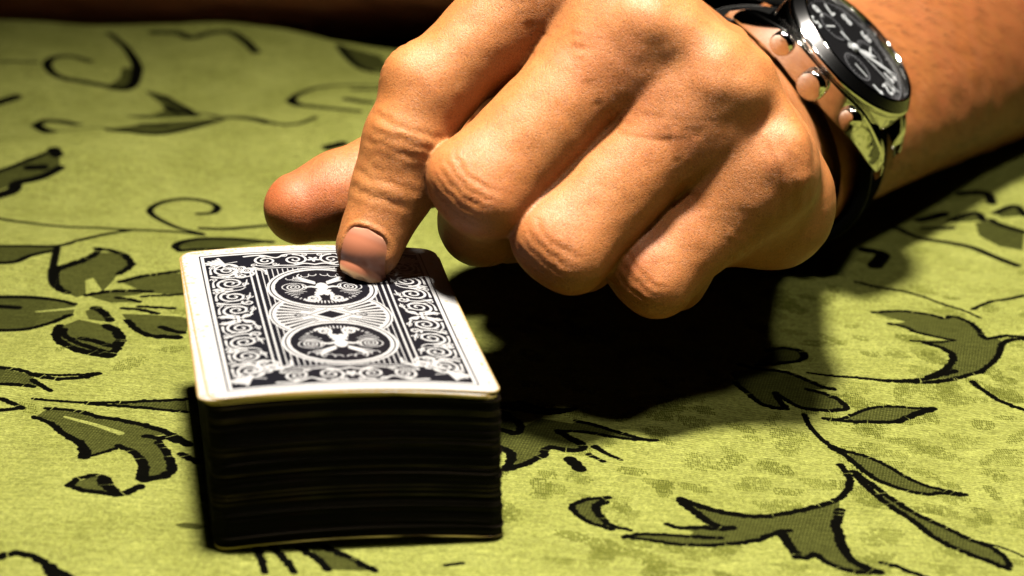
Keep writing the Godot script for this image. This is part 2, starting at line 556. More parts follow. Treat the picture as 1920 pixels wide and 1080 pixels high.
	_fill_motif([Vector2(-29.5, -143.6), Vector2(-39.8, -144.2), Vector2(-49.7, -142.5), Vector2(-55.2, -138.4), Vector2(-56.1, -134.8), Vector2(-54.2, -131.6), Vector2(-50.4, -132.6), Vector2(-42.6, -134.6)])
	_fill_motif([Vector2(-121.1, -188.6), Vector2(-119.2, -191.6), Vector2(-112.3, -200.6), Vector2(-105.7, -206.9), Vector2(-102.2, -200.4), Vector2(-101.1, -194.4), Vector2(-105.6, -188.5), Vector2(-111.3, -185.2), Vector2(-116.4, -178.7), Vector2(-118.6, -177.1)])
	_fill_motif([Vector2(-101.8, -315.7), Vector2(-97.4, -316.4), Vector2(-95.3, -300.8), Vector2(-98.2, -294.3), Vector2(-103.6, -294.5), Vector2(-100.7, -303.5)])
	_fill_motif([Vector2(-91.7, -230.8), Vector2(-88.0, -238.8), Vector2(-83.4, -250.0), Vector2(-77.0, -257.1), Vector2(-63.6, -262.0), Vector2(-58.8, -257.9), Vector2(-65.7, -243.1), Vector2(-73.0, -230.3), Vector2(-79.2, -226.5), Vector2(-86.1, -227.1)])
	_fill_motif([Vector2(-93.7, -267.6), Vector2(-84.0, -272.1), Vector2(-80.5, -280.7), Vector2(-89.5, -294.7), Vector2(-82.5, -293.9), Vector2(-73.7, -283.3), Vector2(-69.0, -274.1), Vector2(-68.6, -267.7), Vector2(-87.7, -265.2)])
	_fill_motif([Vector2(-27.4, -362.2), Vector2(-11.4, -355.6), Vector2(-6.5, -338.8), Vector2(-14.8, -334.2), Vector2(-22.4, -346.9)])
	_fill_motif([Vector2(-0.4, 46.1), Vector2(2.7, 45.8), Vector2(7.8, 49.6), Vector2(12.0, 53.6), Vector2(14.5, 56.0), Vector2(4.4, 56.4), Vector2(1.2, 50.9)])
	_slit([Vector2(-65.9, -17.5), Vector2(-58.1, -13.9), Vector2(-51.1, -9.4)], 1.6)
	_slit([Vector2(-86.7, -86.1), Vector2(-81.8, -87.2), Vector2(-77.0, -88.9)], 1.6)
	_outline([Vector2(44.4, -35.7), Vector2(49.1, -32.7), Vector2(52.8, -31.4), Vector2(58.4, -32.7)], 2.2, 2.2)
	_outline([Vector2(38.3, -31.7), Vector2(43.5, -31.1), Vector2(50.5, -29.2), Vector2(55.2, -30.5), Vector2(58.0, -32.2)], 2.4, 2.4)
	_outline([Vector2(39.3, -29.5), Vector2(41.7, -27.3), Vector2(43.8, -23.8), Vector2(45.0, -20.1), Vector2(43.7, -16.7), Vector2(40.4, -18.6), Vector2(38.6, -19.5)], 3.0, 3.0)
	_outline([Vector2(58.6, -25.5), Vector2(63.4, -23.1), Vector2(68.9, -19.3), Vector2(74.2, -16.3), Vector2(78.1, -15.8)], 2.6, 1.8)
	_outline([Vector2(54.2, -19.0), Vector2(58.8, -19.2), Vector2(65.2, -17.6), Vector2(70.6, -16.0), Vector2(76.5, -15.6)], 2.4, 2.0)
	_outline([Vector2(54.4, -18.6), Vector2(56.9, -15.2), Vector2(59.6, -12.3), Vector2(60.0, -9.7), Vector2(57.7, -8.2), Vector2(52.3, -9.5), Vector2(50.8, -7.2)], 3.2, 3.2)
	_outline([Vector2(41.5, 3.6), Vector2(44.8, 1.6), Vector2(48.3, -2.3), Vector2(51.0, -5.7)], 3.0, 3.0)
	_outline([Vector2(38.8, -9.3), Vector2(42.5, -6.0), Vector2(43.0, -1.9), Vector2(41.9, 2.3)], 3.2, 3.2)
	_outline([Vector2(63.0, -11.0), Vector2(65.4, -7.5), Vector2(69.3, -4.0)], 3.0, 1.2)
	_outline([Vector2(61.5, -6.4), Vector2(64.8, -2.8)], 2.0, 2.0)
	_outline([Vector2(56.8, -3.6), Vector2(59.2, 1.8)], 4.5, 4.5)
	_outline([Vector2(65.7, 16.3), Vector2(61.8, 17.2), Vector2(58.8, 19.1), Vector2(57.1, 21.8), Vector2(58.7, 26.2), Vector2(61.6, 29.7), Vector2(65.8, 31.7)], 2.2, 2.2)
	_outline([Vector2(64.4, 18.6), Vector2(62.6, 20.7), Vector2(63.0, 24.0), Vector2(64.6, 28.5), Vector2(66.6, 30.6), Vector2(70.0, 32.1)], 3.2, 2.0)
	_outline([Vector2(82.4, 15.1), Vector2(85.1, 17.3), Vector2(89.2, 20.3), Vector2(93.4, 22.3), Vector2(99.3, 23.5), Vector2(103.7, 22.5), Vector2(108.2, 20.5), Vector2(112.7, 18.2), Vector2(117.4, 15.0), Vector2(120.5, 10.3), Vector2(122.4, 5.2), Vector2(122.9, 1.2), Vector2(122.5, -2.9), Vector2(121.6, -7.4)], 3.4, 2.4)
	_outline([Vector2(82.4, 15.8), Vector2(85.7, 22.5), Vector2(89.6, 28.7), Vector2(92.9, 29.8)], 3.2, 3.2)
	_outline([Vector2(78.5, 28.7), Vector2(81.4, 30.3), Vector2(85.3, 29.7), Vector2(89.0, 30.3), Vector2(92.4, 29.8)], 2.2, 3.2)
	_outline([Vector2(68.6, 35.5), Vector2(72.4, 34.1), Vector2(76.6, 33.9), Vector2(82.9, 34.4)], 2.2, 2.2)
	_outline([Vector2(68.6, 35.6), Vector2(74.4, 36.8), Vector2(80.6, 38.5), Vector2(86.0, 38.7), Vector2(91.0, 37.9), Vector2(98.3, 35.7), Vector2(101.1, 33.2), Vector2(104.2, 31.1), Vector2(105.9, 30.5)], 2.0, 2.8)
	_outline([Vector2(84.3, 34.6), Vector2(87.1, 34.8), Vector2(90.0, 35.0)], 2.6, 2.6)
	_outline([Vector2(104.1, 32.5), Vector2(105.1, 36.9), Vector2(106.3, 42.1)], 3.4, 3.4)
	_outline([Vector2(106.2, 42.6), Vector2(108.5, 42.8), Vector2(110.3, 41.3), Vector2(112.9, 44.2), Vector2(115.9, 46.5), Vector2(119.5, 47.5), Vector2(124.1, 46.7)], 2.6, 2.6)
	_outline([Vector2(118.3, 19.7), Vector2(117.6, 23.9), Vector2(116.6, 27.8), Vector2(116.9, 32.3), Vector2(117.0, 36.8), Vector2(118.1, 41.6), Vector2(120.6, 44.9), Vector2(124.1, 46.7)], 3.4, 3.4)
	_outline([Vector2(115.6, -34.5), Vector2(116.6, -28.4), Vector2(118.7, -22.0), Vector2(121.0, -17.9), Vector2(124.3, -15.0)], 2.2, 2.2)
	_outline([Vector2(121.0, -18.2), Vector2(124.4, -15.3), Vector2(128.6, -12.7), Vector2(132.8, -6.9), Vector2(136.3, -0.0), Vector2(140.5, 5.1), Vector2(144.6, 7.2), Vector2(149.1, 9.1)], 2.0, 2.0)
	_outline([Vector2(120.9, -17.4), Vector2(124.0, -12.3), Vector2(126.0, -6.3), Vector2(128.7, 0.7), Vector2(131.7, 4.9), Vector2(135.7, 8.0), Vector2(139.4, 9.6), Vector2(143.9, 8.8), Vector2(148.6, 9.1)], 2.4, 2.4)
	_outline([Vector2(124.3, -3.5), Vector2(126.0, 0.9), Vector2(128.1, 5.7), Vector2(130.4, 11.4), Vector2(134.3, 17.8), Vector2(138.0, 22.2), Vector2(142.5, 26.0), Vector2(146.5, 29.8), Vector2(150.7, 32.6), Vector2(153.0, 36.0), Vector2(153.8, 40.8)], 2.6, 2.2)
	_outline([Vector2(124.5, -1.0), Vector2(126.3, 5.9), Vector2(128.5, 12.5), Vector2(131.6, 18.5), Vector2(135.1, 23.9), Vector2(138.1, 29.6), Vector2(141.8, 33.4), Vector2(145.5, 36.2), Vector2(149.2, 39.0), Vector2(153.2, 42.2)], 2.6, 2.6)
	_outline([Vector2(147.3, 30.2), Vector2(151.7, 31.6), Vector2(155.1, 33.6), Vector2(157.7, 36.1)], 1.2, 1.2)
	_outline([Vector2(125.0, 42.8), Vector2(128.2, 43.8), Vector2(131.5, 46.1), Vector2(135.3, 48.4)], 2.2, 2.2)
	_outline([Vector2(101.7, -65.2), Vector2(106.3, -62.2), Vector2(113.4, -59.6), Vector2(117.9, -55.1), Vector2(121.3, -51.3), Vector2(124.8, -49.6)], 2.6, 2.6)
	_outline([Vector2(117.7, -48.9), Vector2(121.4, -47.1), Vector2(125.3, -44.0), Vector2(127.0, -39.5), Vector2(123.2, -37.7), Vector2(118.5, -37.6), Vector2(114.8, -38.4), Vector2(111.8, -42.1), Vector2(109.3, -46.0)], 2.4, 2.4)
	_outline([Vector2(99.7, -51.6), Vector2(104.5, -40.3), Vector2(107.2, -37.7), Vector2(111.3, -36.9)], 2.4, 2.4)
	_outline([Vector2(109.3, -45.4), Vector2(110.6, -39.7), Vector2(111.6, -36.9)], 2.6, 2.6)
	_outline([Vector2(120.6, -32.9), Vector2(125.1, -33.7), Vector2(130.9, -38.8), Vector2(135.0, -41.5), Vector2(139.9, -42.3), Vector2(145.1, -42.4), Vector2(149.5, -42.8)], 1.8, 1.8)
	_outline([Vector2(121.7, -32.8), Vector2(127.3, -32.5), Vector2(133.0, -33.1), Vector2(137.8, -33.7), Vector2(141.9, -36.4), Vector2(145.7, -40.2), Vector2(149.4, -42.7)], 2.2, 3.4)
	_outline([Vector2(119.3, -59.3), Vector2(125.5, -57.9), Vector2(132.7, -57.4), Vector2(140.9, -57.0), Vector2(149.0, -59.0), Vector2(154.4, -62.7), Vector2(158.3, -65.2)], 1.6, 3.0)
	_outline([Vector2(139.9, -56.9), Vector2(149.7, -57.4), Vector2(155.9, -59.7), Vector2(161.4, -63.4), Vector2(165.8, -66.3)], 2.4, 2.4)
	_outline([Vector2(162.0, -59.4), Vector2(164.7, -54.3), Vector2(167.7, -49.2), Vector2(172.7, -44.5)], 2.4, 2.4)
	_outline([Vector2(142.5, -107.4), Vector2(149.9, -109.2), Vector2(156.8, -107.4), Vector2(161.7, -103.5), Vector2(163.9, -105.2), Vector2(167.4, -101.2), Vector2(169.1, -94.9), Vector2(169.8, -88.0), Vector2(172.8, -88.6), Vector2(176.3, -90.1), Vector2(181.1, -89.8)], 2.6, 2.6)
	_outline([Vector2(145.7, -98.5), Vector2(149.3, -96.5), Vector2(151.8, -91.8), Vector2(155.7, -88.7), Vector2(161.1, -85.5)], 2.4, 2.4)
	_outline([Vector2(149.7, -84.6), Vector2(156.0, -83.6), Vector2(161.1, -85.5)], 2.0, 2.0)
	_outline([Vector2(153.2, -82.9), Vector2(157.0, -79.8), Vector2(159.2, -75.3), Vector2(157.7, -69.2), Vector2(154.6, -64.3), Vector2(150.5, -60.7)], 2.8, 2.8)
	_outline([Vector2(180.9, -88.9), Vector2(176.3, -87.0), Vector2(173.8, -83.6), Vector2(171.9, -77.3), Vector2(168.7, -71.0), Vector2(164.7, -66.0), Vector2(157.7, -60.8), Vector2(150.0, -57.9)], 2.8, 1.8)
	_outline([Vector2(140.2, -129.1), Vector2(145.5, -126.6), Vector2(152.1, -125.0), Vector2(157.8, -121.7), Vector2(162.6, -116.2), Vector2(167.8, -110.7), Vector2(171.6, -103.8)], 2.4, 1.5)
	_outline([Vector2(170.8, -111.8), Vector2(176.9, -118.4), Vector2(181.9, -121.2), Vector2(187.6, -124.9)], 2.4, 2.4)
	_outline([Vector2(158.4, -179.6), Vector2(164.5, -171.4), Vector2(171.9, -168.8), Vector2(179.1, -165.3), Vector2(185.0, -158.3), Vector2(190.4, -152.3)], 3.4, 3.4)
	_outline([Vector2(167.0, -180.6), Vector2(175.7, -181.5)], 3.0, 3.0)
	_outline([Vector2(182.5, -209.1), Vector2(190.9, -210.1), Vector2(191.5, -202.6)], 4.0, 4.0)
	_outline([Vector2(191.3, -194.2), Vector2(198.6, -200.6), Vector2(200.2, -192.5)], 3.0, 3.0)
	_outline([Vector2(176.1, -187.9), Vector2(185.1, -194.4), Vector2(186.5, -188.2)], 3.0, 3.0)
	_outline([Vector2(166.8, -187.7), Vector2(175.0, -193.3)], 4.5, 4.5)
	_outline([Vector2(145.7, -155.6), Vector2(150.6, -152.9), Vector2(147.0, -142.6)], 5.5, 5.5)
	_outline([Vector2(189.0, -188.5), Vector2(191.8, -183.4), Vector2(197.6, -178.7)], 3.0, 3.0)
	_outline([Vector2(110.6, -75.9), Vector2(114.0, -78.1), Vector2(118.0, -76.6), Vector2(119.7, -72.1), Vector2(117.2, -67.9), Vector2(111.8, -66.0), Vector2(106.5, -64.8)], 3.0, 3.0)
	_outline([Vector2(-90.1, -42.0), Vector2(-86.9, -41.1), Vector2(-80.6, -39.8), Vector2(-77.2, -37.6), Vector2(-72.0, -36.7), Vector2(-66.3, -38.1), Vector2(-61.7, -41.3)], 2.4, 2.4)
	_outline([Vector2(-77.4, -38.5), Vector2(-71.4, -38.8), Vector2(-65.7, -40.0), Vector2(-62.0, -41.5)], 1.8, 1.8)
	_outline([Vector2(-87.8, -31.6), Vector2(-84.8, -31.6), Vector2(-79.0, -31.9), Vector2(-76.5, -31.6)], 2.4, 2.4)
	_outline([Vector2(-77.4, -35.1), Vector2(-74.6, -32.4), Vector2(-72.0, -30.2)], 2.4, 2.4)
	_outline([Vector2(-85.3, -24.7), Vector2(-83.3, -24.3), Vector2(-80.0, -22.8), Vector2(-77.2, -20.8)], 2.4, 2.4)
	_outline([Vector2(-83.9, -18.4), Vector2(-82.1, -18.8), Vector2(-79.4, -19.7), Vector2(-77.2, -20.8)], 2.4, 2.4)
	_outline([Vector2(-75.2, -25.4), Vector2(-68.9, -25.3), Vector2(-63.0, -25.3), Vector2(-56.3, -26.1), Vector2(-49.7, -27.3), Vector2(-38.3, -29.6)], 1.6, 2.2)
	_outline([Vector2(-61.9, -24.8), Vector2(-54.1, -24.5), Vector2(-46.2, -23.7), Vector2(-36.8, -22.2)], 2.0, 2.0)
	_outline([Vector2(-71.2, -21.3), Vector2(-64.1, -20.8), Vector2(-57.9, -18.3), Vector2(-51.8, -16.7), Vector2(-45.6, -13.9), Vector2(-40.9, -10.9), Vector2(-37.0, -7.3), Vector2(-33.8, -3.2)], 2.0, 3.4)
	_outline([Vector2(-73.5, -16.8), Vector2(-69.1, -14.0), Vector2(-64.7, -8.7), Vector2(-60.7, -4.6), Vector2(-58.7, -1.5), Vector2(-57.0, 4.9)], 2.0, 4.0)
	_outline([Vector2(-58.1, 5.2), Vector2(-54.6, 3.1), Vector2(-51.0, -0.5), Vector2(-49.9, -2.1)], 2.0, 2.0)
	_outline([Vector2(-50.3, -2.0), Vector2(-46.5, 1.3), Vector2(-43.7, 5.9), Vector2(-42.4, 11.0), Vector2(-41.8, 16.2)], 2.6, 4.0)
	_outline([Vector2(-41.4, -4.7), Vector2(-38.6, 1.1), Vector2(-36.5, 7.3), Vector2(-35.7, 11.5), Vector2(-37.5, 14.8), Vector2(-41.2, 17.0)], 2.6, 4.0)
	_outline([Vector2(-44.7, -8.1), Vector2(-41.7, -6.9), Vector2(-39.4, -7.1), Vector2(-34.1, -3.7)], 3.0, 3.0)
	_outline([Vector2(-57.7, 21.2), Vector2(-56.1, 17.5), Vector2(-52.9, 15.3), Vector2(-49.9, 16.9), Vector2(-48.5, 20.9)], 2.8, 2.8)
	_outline([Vector2(-57.6, 21.7), Vector2(-54.0, 23.9), Vector2(-49.4, 25.0), Vector2(-45.7, 25.2), Vector2(-43.4, 23.0), Vector2(-41.6, 20.3)], 2.6, 3.6)
	_outline([Vector2(-50.6, 18.0), Vector2(-48.6, 21.9), Vector2(-46.4, 24.3)], 4.0, 4.0)
	_outline([Vector2(-68.1, 57.9), Vector2(-65.8, 56.8), Vector2(-62.8, 55.2), Vector2(-58.3, 56.2), Vector2(-54.6, 59.9), Vector2(-50.8, 62.7), Vector2(-48.6, 65.2)], 3.2, 3.2)
	_outline([Vector2(-54.6, 59.9), Vector2(-52.7, 64.6)], 4.0, 4.0)
	_outline([Vector2(-34.8, 1.8), Vector2(-30.4, 6.3)], 3.0, 3.0)
	_outline([Vector2(-114.0, -158.7), Vector2(-112.0, -158.2), Vector2(-102.0, -155.2), Vector2(-90.9, -151.6), Vector2(-81.3, -150.0), Vector2(-71.2, -148.1), Vector2(-63.3, -148.0), Vector2(-56.2, -147.4), Vector2(-50.0, -146.1)], 2.2, 2.2)
	_outline([Vector2(-108.4, -128.9), Vector2(-105.8, -129.2), Vector2(-97.8, -130.1), Vector2(-89.3, -131.1), Vector2(-83.7, -137.6), Vector2(-77.4, -143.7), Vector2(-70.7, -148.2)], 2.6, 2.6)
	_outline([Vector2(-105.3, -114.4), Vector2(-102.7, -114.9), Vector2(-98.6, -116.6), Vector2(-95.3, -122.1), Vector2(-89.9, -126.7)], 2.6, 2.6)
	_outline([Vector2(-89.4, -129.1), Vector2(-88.4, -120.3), Vector2(-87.4, -111.6)], 2.6, 2.6)
	_outline([Vector2(-86.0, -113.7), Vector2(-83.1, -117.1), Vector2(-79.8, -121.0), Vector2(-77.8, -125.3), Vector2(-77.2, -129.2)], 4.0, 3.0)
	_outline([Vector2(-78.2, -129.7), Vector2(-74.0, -128.9), Vector2(-69.3, -125.6), Vector2(-66.6, -120.1), Vector2(-67.0, -117.0), Vector2(-69.0, -113.0)], 3.0, 3.0)
	_outline([Vector2(-87.0, -112.9), Vector2(-85.8, -105.7), Vector2(-83.2, -101.2), Vector2(-80.6, -99.1)], 4.5, 3.0)
	_outline([Vector2(-100.7, -93.4), Vector2(-98.3, -94.2), Vector2(-92.0, -95.2), Vector2(-85.4, -95.0), Vector2(-79.9, -93.2), Vector2(-77.5, -91.7)], 2.4, 2.4)
	_outline([Vector2(-95.9, -71.7), Vector2(-93.3, -70.9), Vector2(-88.3, -71.4), Vector2(-84.6, -73.4), Vector2(-80.8, -77.7), Vector2(-77.3, -83.7)], 3.0, 3.0)
	_outline([Vector2(-97.9, -88.4), Vector2(-92.3, -88.2)], 3.0, 3.0)
	_outline([Vector2(-78.2, -75.2), Vector2(-77.8, -67.5), Vector2(-75.6, -61.3), Vector2(-71.9, -56.9), Vector2(-66.8, -53.8), Vector2(-61.3, -52.5)], 3.0, 4.6)
	_outline([Vector2(-76.8, -72.0), Vector2(-75.9, -67.7), Vector2(-73.5, -63.7), Vector2(-69.3, -58.8), Vector2(-63.8, -55.6), Vector2(-61.2, -54.3)], 3.0, 3.0)
	_outline([Vector2(-70.3, -64.0), Vector2(-66.7, -62.2), Vector2(-62.9, -59.4), Vector2(-60.2, -58.1), Vector2(-60.9, -52.8)], 3.4, 3.4)
	_outline([Vector2(-66.0, -75.3), Vector2(-62.8, -71.3), Vector2(-60.3, -65.0), Vector2(-60.4, -59.7)], 4.0, 4.0)
	_outline([Vector2(-71.5, -89.5), Vector2(-68.2, -85.2), Vector2(-65.5, -79.3)], 3.6, 3.6)
	_outline([Vector2(-67.7, -107.7), Vector2(-62.2, -112.2), Vector2(-53.5, -116.3), Vector2(-50.5, -117.1)], 2.6, 2.6)
	_outline([Vector2(-75.2, -98.2), Vector2(-70.0, -100.8), Vector2(-64.1, -102.0), Vector2(-58.4, -102.0)], 2.8, 2.8)
	_outline([Vector2(-66.8, -97.2), Vector2(-63.1, -96.2), Vector2(-60.2, -94.1)], 2.4, 2.4)
	_outline([Vector2(-63.7, -89.1), Vector2(-59.3, -88.4), Vector2(-54.1, -85.5)], 2.8, 2.8)
	_outline([Vector2(-59.7, -90.7), Vector2(-54.4, -90.1), Vector2(-50.4, -89.4)], 2.8, 2.8)
	_outline([Vector2(-60.0, -98.3), Vector2(-51.5, -99.8), Vector2(-48.2, -100.6)], 2.2, 2.2)
	_outline([Vector2(-61.3, -79.7), Vector2(-58.1, -73.4), Vector2(-54.0, -68.3), Vector2(-49.7, -67.4), Vector2(-45.6, -67.6)], 2.6, 3.8)
	_outline([Vector2(-51.2, -74.6), Vector2(-47.9, -72.2), Vector2(-44.8, -70.9)], 3.0, 3.0)
	_outline([Vector2(-50.4, -147.2), Vector2(-58.0, -151.7), Vector2(-64.5, -159.4), Vector2(-68.5, -166.4), Vector2(-68.8, -171.4), Vector2(-65.9, -176.9), Vector2(-60.0, -180.8), Vector2(-53.6, -180.3), Vector2(-49.6, -176.2), Vector2(-50.1, -169.8), Vector2(-54.0, -167.5)], 2.2, 3.0)
	_outline([Vector2(-51.1, -152.5), Vector2(-45.0, -153.2), Vector2(-39.2, -156.2), Vector2(-33.4, -160.0), Vector2(-27.5, -163.7)], 3.0, 3.0)
	_outline([Vector2(-29.5, -143.6), Vector2(-39.8, -144.2), Vector2(-49.7, -142.5), Vector2(-55.2, -138.4), Vector2(-56.1, -134.8), Vector2(-54.2, -131.6), Vector2(-50.4, -132.6), Vector2(-42.6, -134.6)], 3.0, 3.0)
	_outline([Vector2(-105.6, -207.6), Vector2(-103.6, -203.0)], 5.0, 5.0)
	_outline([Vector2(-110.6, -194.0), Vector2(-106.3, -194.5)], 4.5, 4.5)
	_outline([Vector2(-112.0, -184.4), Vector2(-105.6, -188.5), Vector2(-101.1, -194.4)], 4.0, 4.0)
	_outline([Vector2(-120.4, -189.4), Vector2(-119.0, -190.9), Vector2(-111.9, -198.6), Vector2(-105.3, -207.0)], 2.6, 2.6)
	_outline([Vector2(-116.8, -174.7), Vector2(-112.6, -179.1), Vector2(-112.6, -183.0)], 5.0, 5.0)
	_outline([Vector2(-113.9, -357.2), Vector2(-111.2, -353.6), Vector2(-105.3, -343.0), Vector2(-99.9, -328.7), Vector2(-96.4, -316.5)], 3.0, 5.0)
	_outline([Vector2(-96.4, -316.5), Vector2(-95.3, -300.8), Vector2(-98.2, -294.3), Vector2(-104.1, -294.4)], 5.0, 4.0)
	_outline([Vector2(-104.1, -294.4), Vector2(-112.0, -295.0), Vector2(-119.5, -295.7), Vector2(-124.3, -300.2), Vector2(-127.4, -308.6), Vector2(-126.2, -317.7), Vector2(-120.8, -321.2), Vector2(-114.1, -317.6)], 4.0, 4.0)
	_outline([Vector2(-147.0, -307.6), Vector2(-144.2, -308.0), Vector2(-131.4, -308.9)], 2.4, 2.4)
	_outline([Vector2(-137.4, -272.3), Vector2(-132.2, -277.1)], 5.0, 5.0)
	_outline([Vector2(-120.4, -252.9), Vector2(-118.4, -257.9), Vector2(-112.0, -256.4), Vector2(-106.1, -250.9)], 4.6, 4.6)
	_outline([Vector2(-120.2, -253.0), Vector2(-114.2, -241.4), Vector2(-112.0, -237.2)], 4.0, 6.0)
	_outline([Vector2(-112.0, -237.2), Vector2(-103.8, -237.5), Vector2(-96.1, -237.7), Vector2(-91.3, -230.9)], 2.0, 2.0)
	_outline([Vector2(-91.6, -230.1), Vector2(-86.2, -227.9), Vector2(-79.2, -226.5), Vector2(-73.0, -230.3), Vector2(-65.7, -243.1), Vector2(-58.9, -258.6)], 3.8, 3.8)
	_outline([Vector2(-83.4, -250.0), Vector2(-76.1, -244.8)], 5.5, 5.5)
	_outline([Vector2(-91.5, -232.3), Vector2(-83.4, -238.6)], 2.5, 2.5)
	_outline([Vector2(-89.0, -294.7), Vector2(-82.0, -290.6), Vector2(-74.4, -281.6), Vector2(-68.8, -269.2)], 2.5, 4.0)
	_outline([Vector2(-80.8, -282.4), Vector2(-74.9, -274.9)], 4.0, 4.0)
	_outline([Vector2(-69.0, -274.1), Vector2(-63.7, -269.9), Vector2(-58.8, -261.0)], 2.0, 2.0)
	_outline([Vector2(-58.8, -261.0), Vector2(-51.3, -257.3), Vector2(-42.4, -249.2)], 2.0, 2.0)
	_outline([Vector2(-97.8, -361.5), Vector2(-88.3, -360.9), Vector2(-82.4, -355.9), Vector2(-76.7, -360.6), Vector2(-69.0, -361.8), Vector2(-62.2, -353.0), Vector2(-56.7, -341.4)], 4.5, 4.5)
	_outline([Vector2(-62.2, -264.5), Vector2(-55.4, -262.4), Vector2(-46.9, -256.3), Vector2(-39.6, -248.7), Vector2(-32.2, -248.2), Vector2(-26.8, -254.6)], 2.5, 2.5)
	_outline([Vector2(-6.4, -307.3), Vector2(-21.8, -304.4), Vector2(-30.4, -299.2), Vector2(-36.3, -289.0), Vector2(-37.6, -280.4)], 3.0, 4.5)
	_outline([Vector2(-37.6, -280.4), Vector2(-34.6, -272.5), Vector2(-28.4, -267.4), Vector2(-20.7, -264.0), Vector2(-12.7, -262.2)], 4.5, 3.0)
	_outline([Vector2(-16.2, -296.4), Vector2(-5.9, -298.6)], 5.0, 5.0)
	_outline([Vector2(-17.9, -277.8), Vector2(-13.7, -275.3), Vector2(-10.1, -274.3)], 5.0, 5.0)
	_outline([Vector2(-27.3, -360.4), Vector2(-23.0, -348.6), Vector2(-17.3, -337.2), Vector2(-11.4, -333.0), Vector2(-6.9, -337.0)], 4.0, 4.0)
	_outline([Vector2(-20.3, -229.1), Vector2(-16.0, -232.3)], 5.0, 5.0)
	_outline([Vector2(-12.5, 47.1), Vector2(-11.5, 49.1), Vector2(-9.6, 55.4), Vector2(-8.9, 58.4)], 2.6, 2.6)
	_outline([Vector2(-8.7, 45.9), Vector2(-7.7, 48.3), Vector2(-3.9, 54.9), Vector2(-2.8, 57.9)], 2.6, 2.6)
	_outline([Vector2(-2.7, 46.7), Vector2(1.2, 50.9), Vector2(3.5, 54.3), Vector2(4.4, 56.4)], 2.8, 2.8)
	_outline([Vector2(2.7, 45.8), Vector2(7.8, 49.6), Vector2(12.0, 53.6), Vector2(14.5, 56.0)], 2.8, 2.8)
	_outline([Vector2(29.5, 52.2), Vector2(32.9, 50.8)], 2.0, 2.0)

# ------------------------------------------------------------------ playing cards

const CARD_W := 63.5
const CARD_L := 88.9

func mirror4(l: Layer, pts: Array, a: float, b: float, value := 255) -> void:
	for s in [Vector2(1, 1), Vector2(-1, 1), Vector2(1, -1), Vector2(-1, -1)]:
		var q := []
		for p in pts:
			q.append(p * s)
		l.stroke(q, a, b, value)

func spiral(c: Vector2, r0: float, r1: float, a0: float, turns: float) -> Array:
	var out := []
	var n := int(absf(turns) * 28) + 2
	for i in n + 1:
		var t := float(i) / n
		var r := lerpf(r0, r1, pow(t, 0.85))
		var a := a0 + TAU * turns * t
		out.append(c + Vector2(cos(a), sin(a)) * r)
	return out

func ring(c: Vector2, rx: float, ry: float, n := 72) -> Array:
	var out := []
	for i in n + 1:
		out.append(c + Vector2(cos(TAU * i / n) * rx, sin(TAU * i / n) * ry))
	return out

func disc(l: Layer, c: Vector2, rx: float, ry: float, turn := 0.0, value := 255) -> void:
	var out := []
	for i in 24:
		out.append(c + Vector2(cos(TAU * i / 24) * rx, sin(TAU * i / 24) * ry).rotated(turn))
	l.polygon(out, value)

func rect(l: Layer, x: float, z: float, value := 255) -> void:
	l.polygon([Vector2(-x, -z), Vector2(x, -z), Vector2(x, z), Vector2(-x, z)], value)

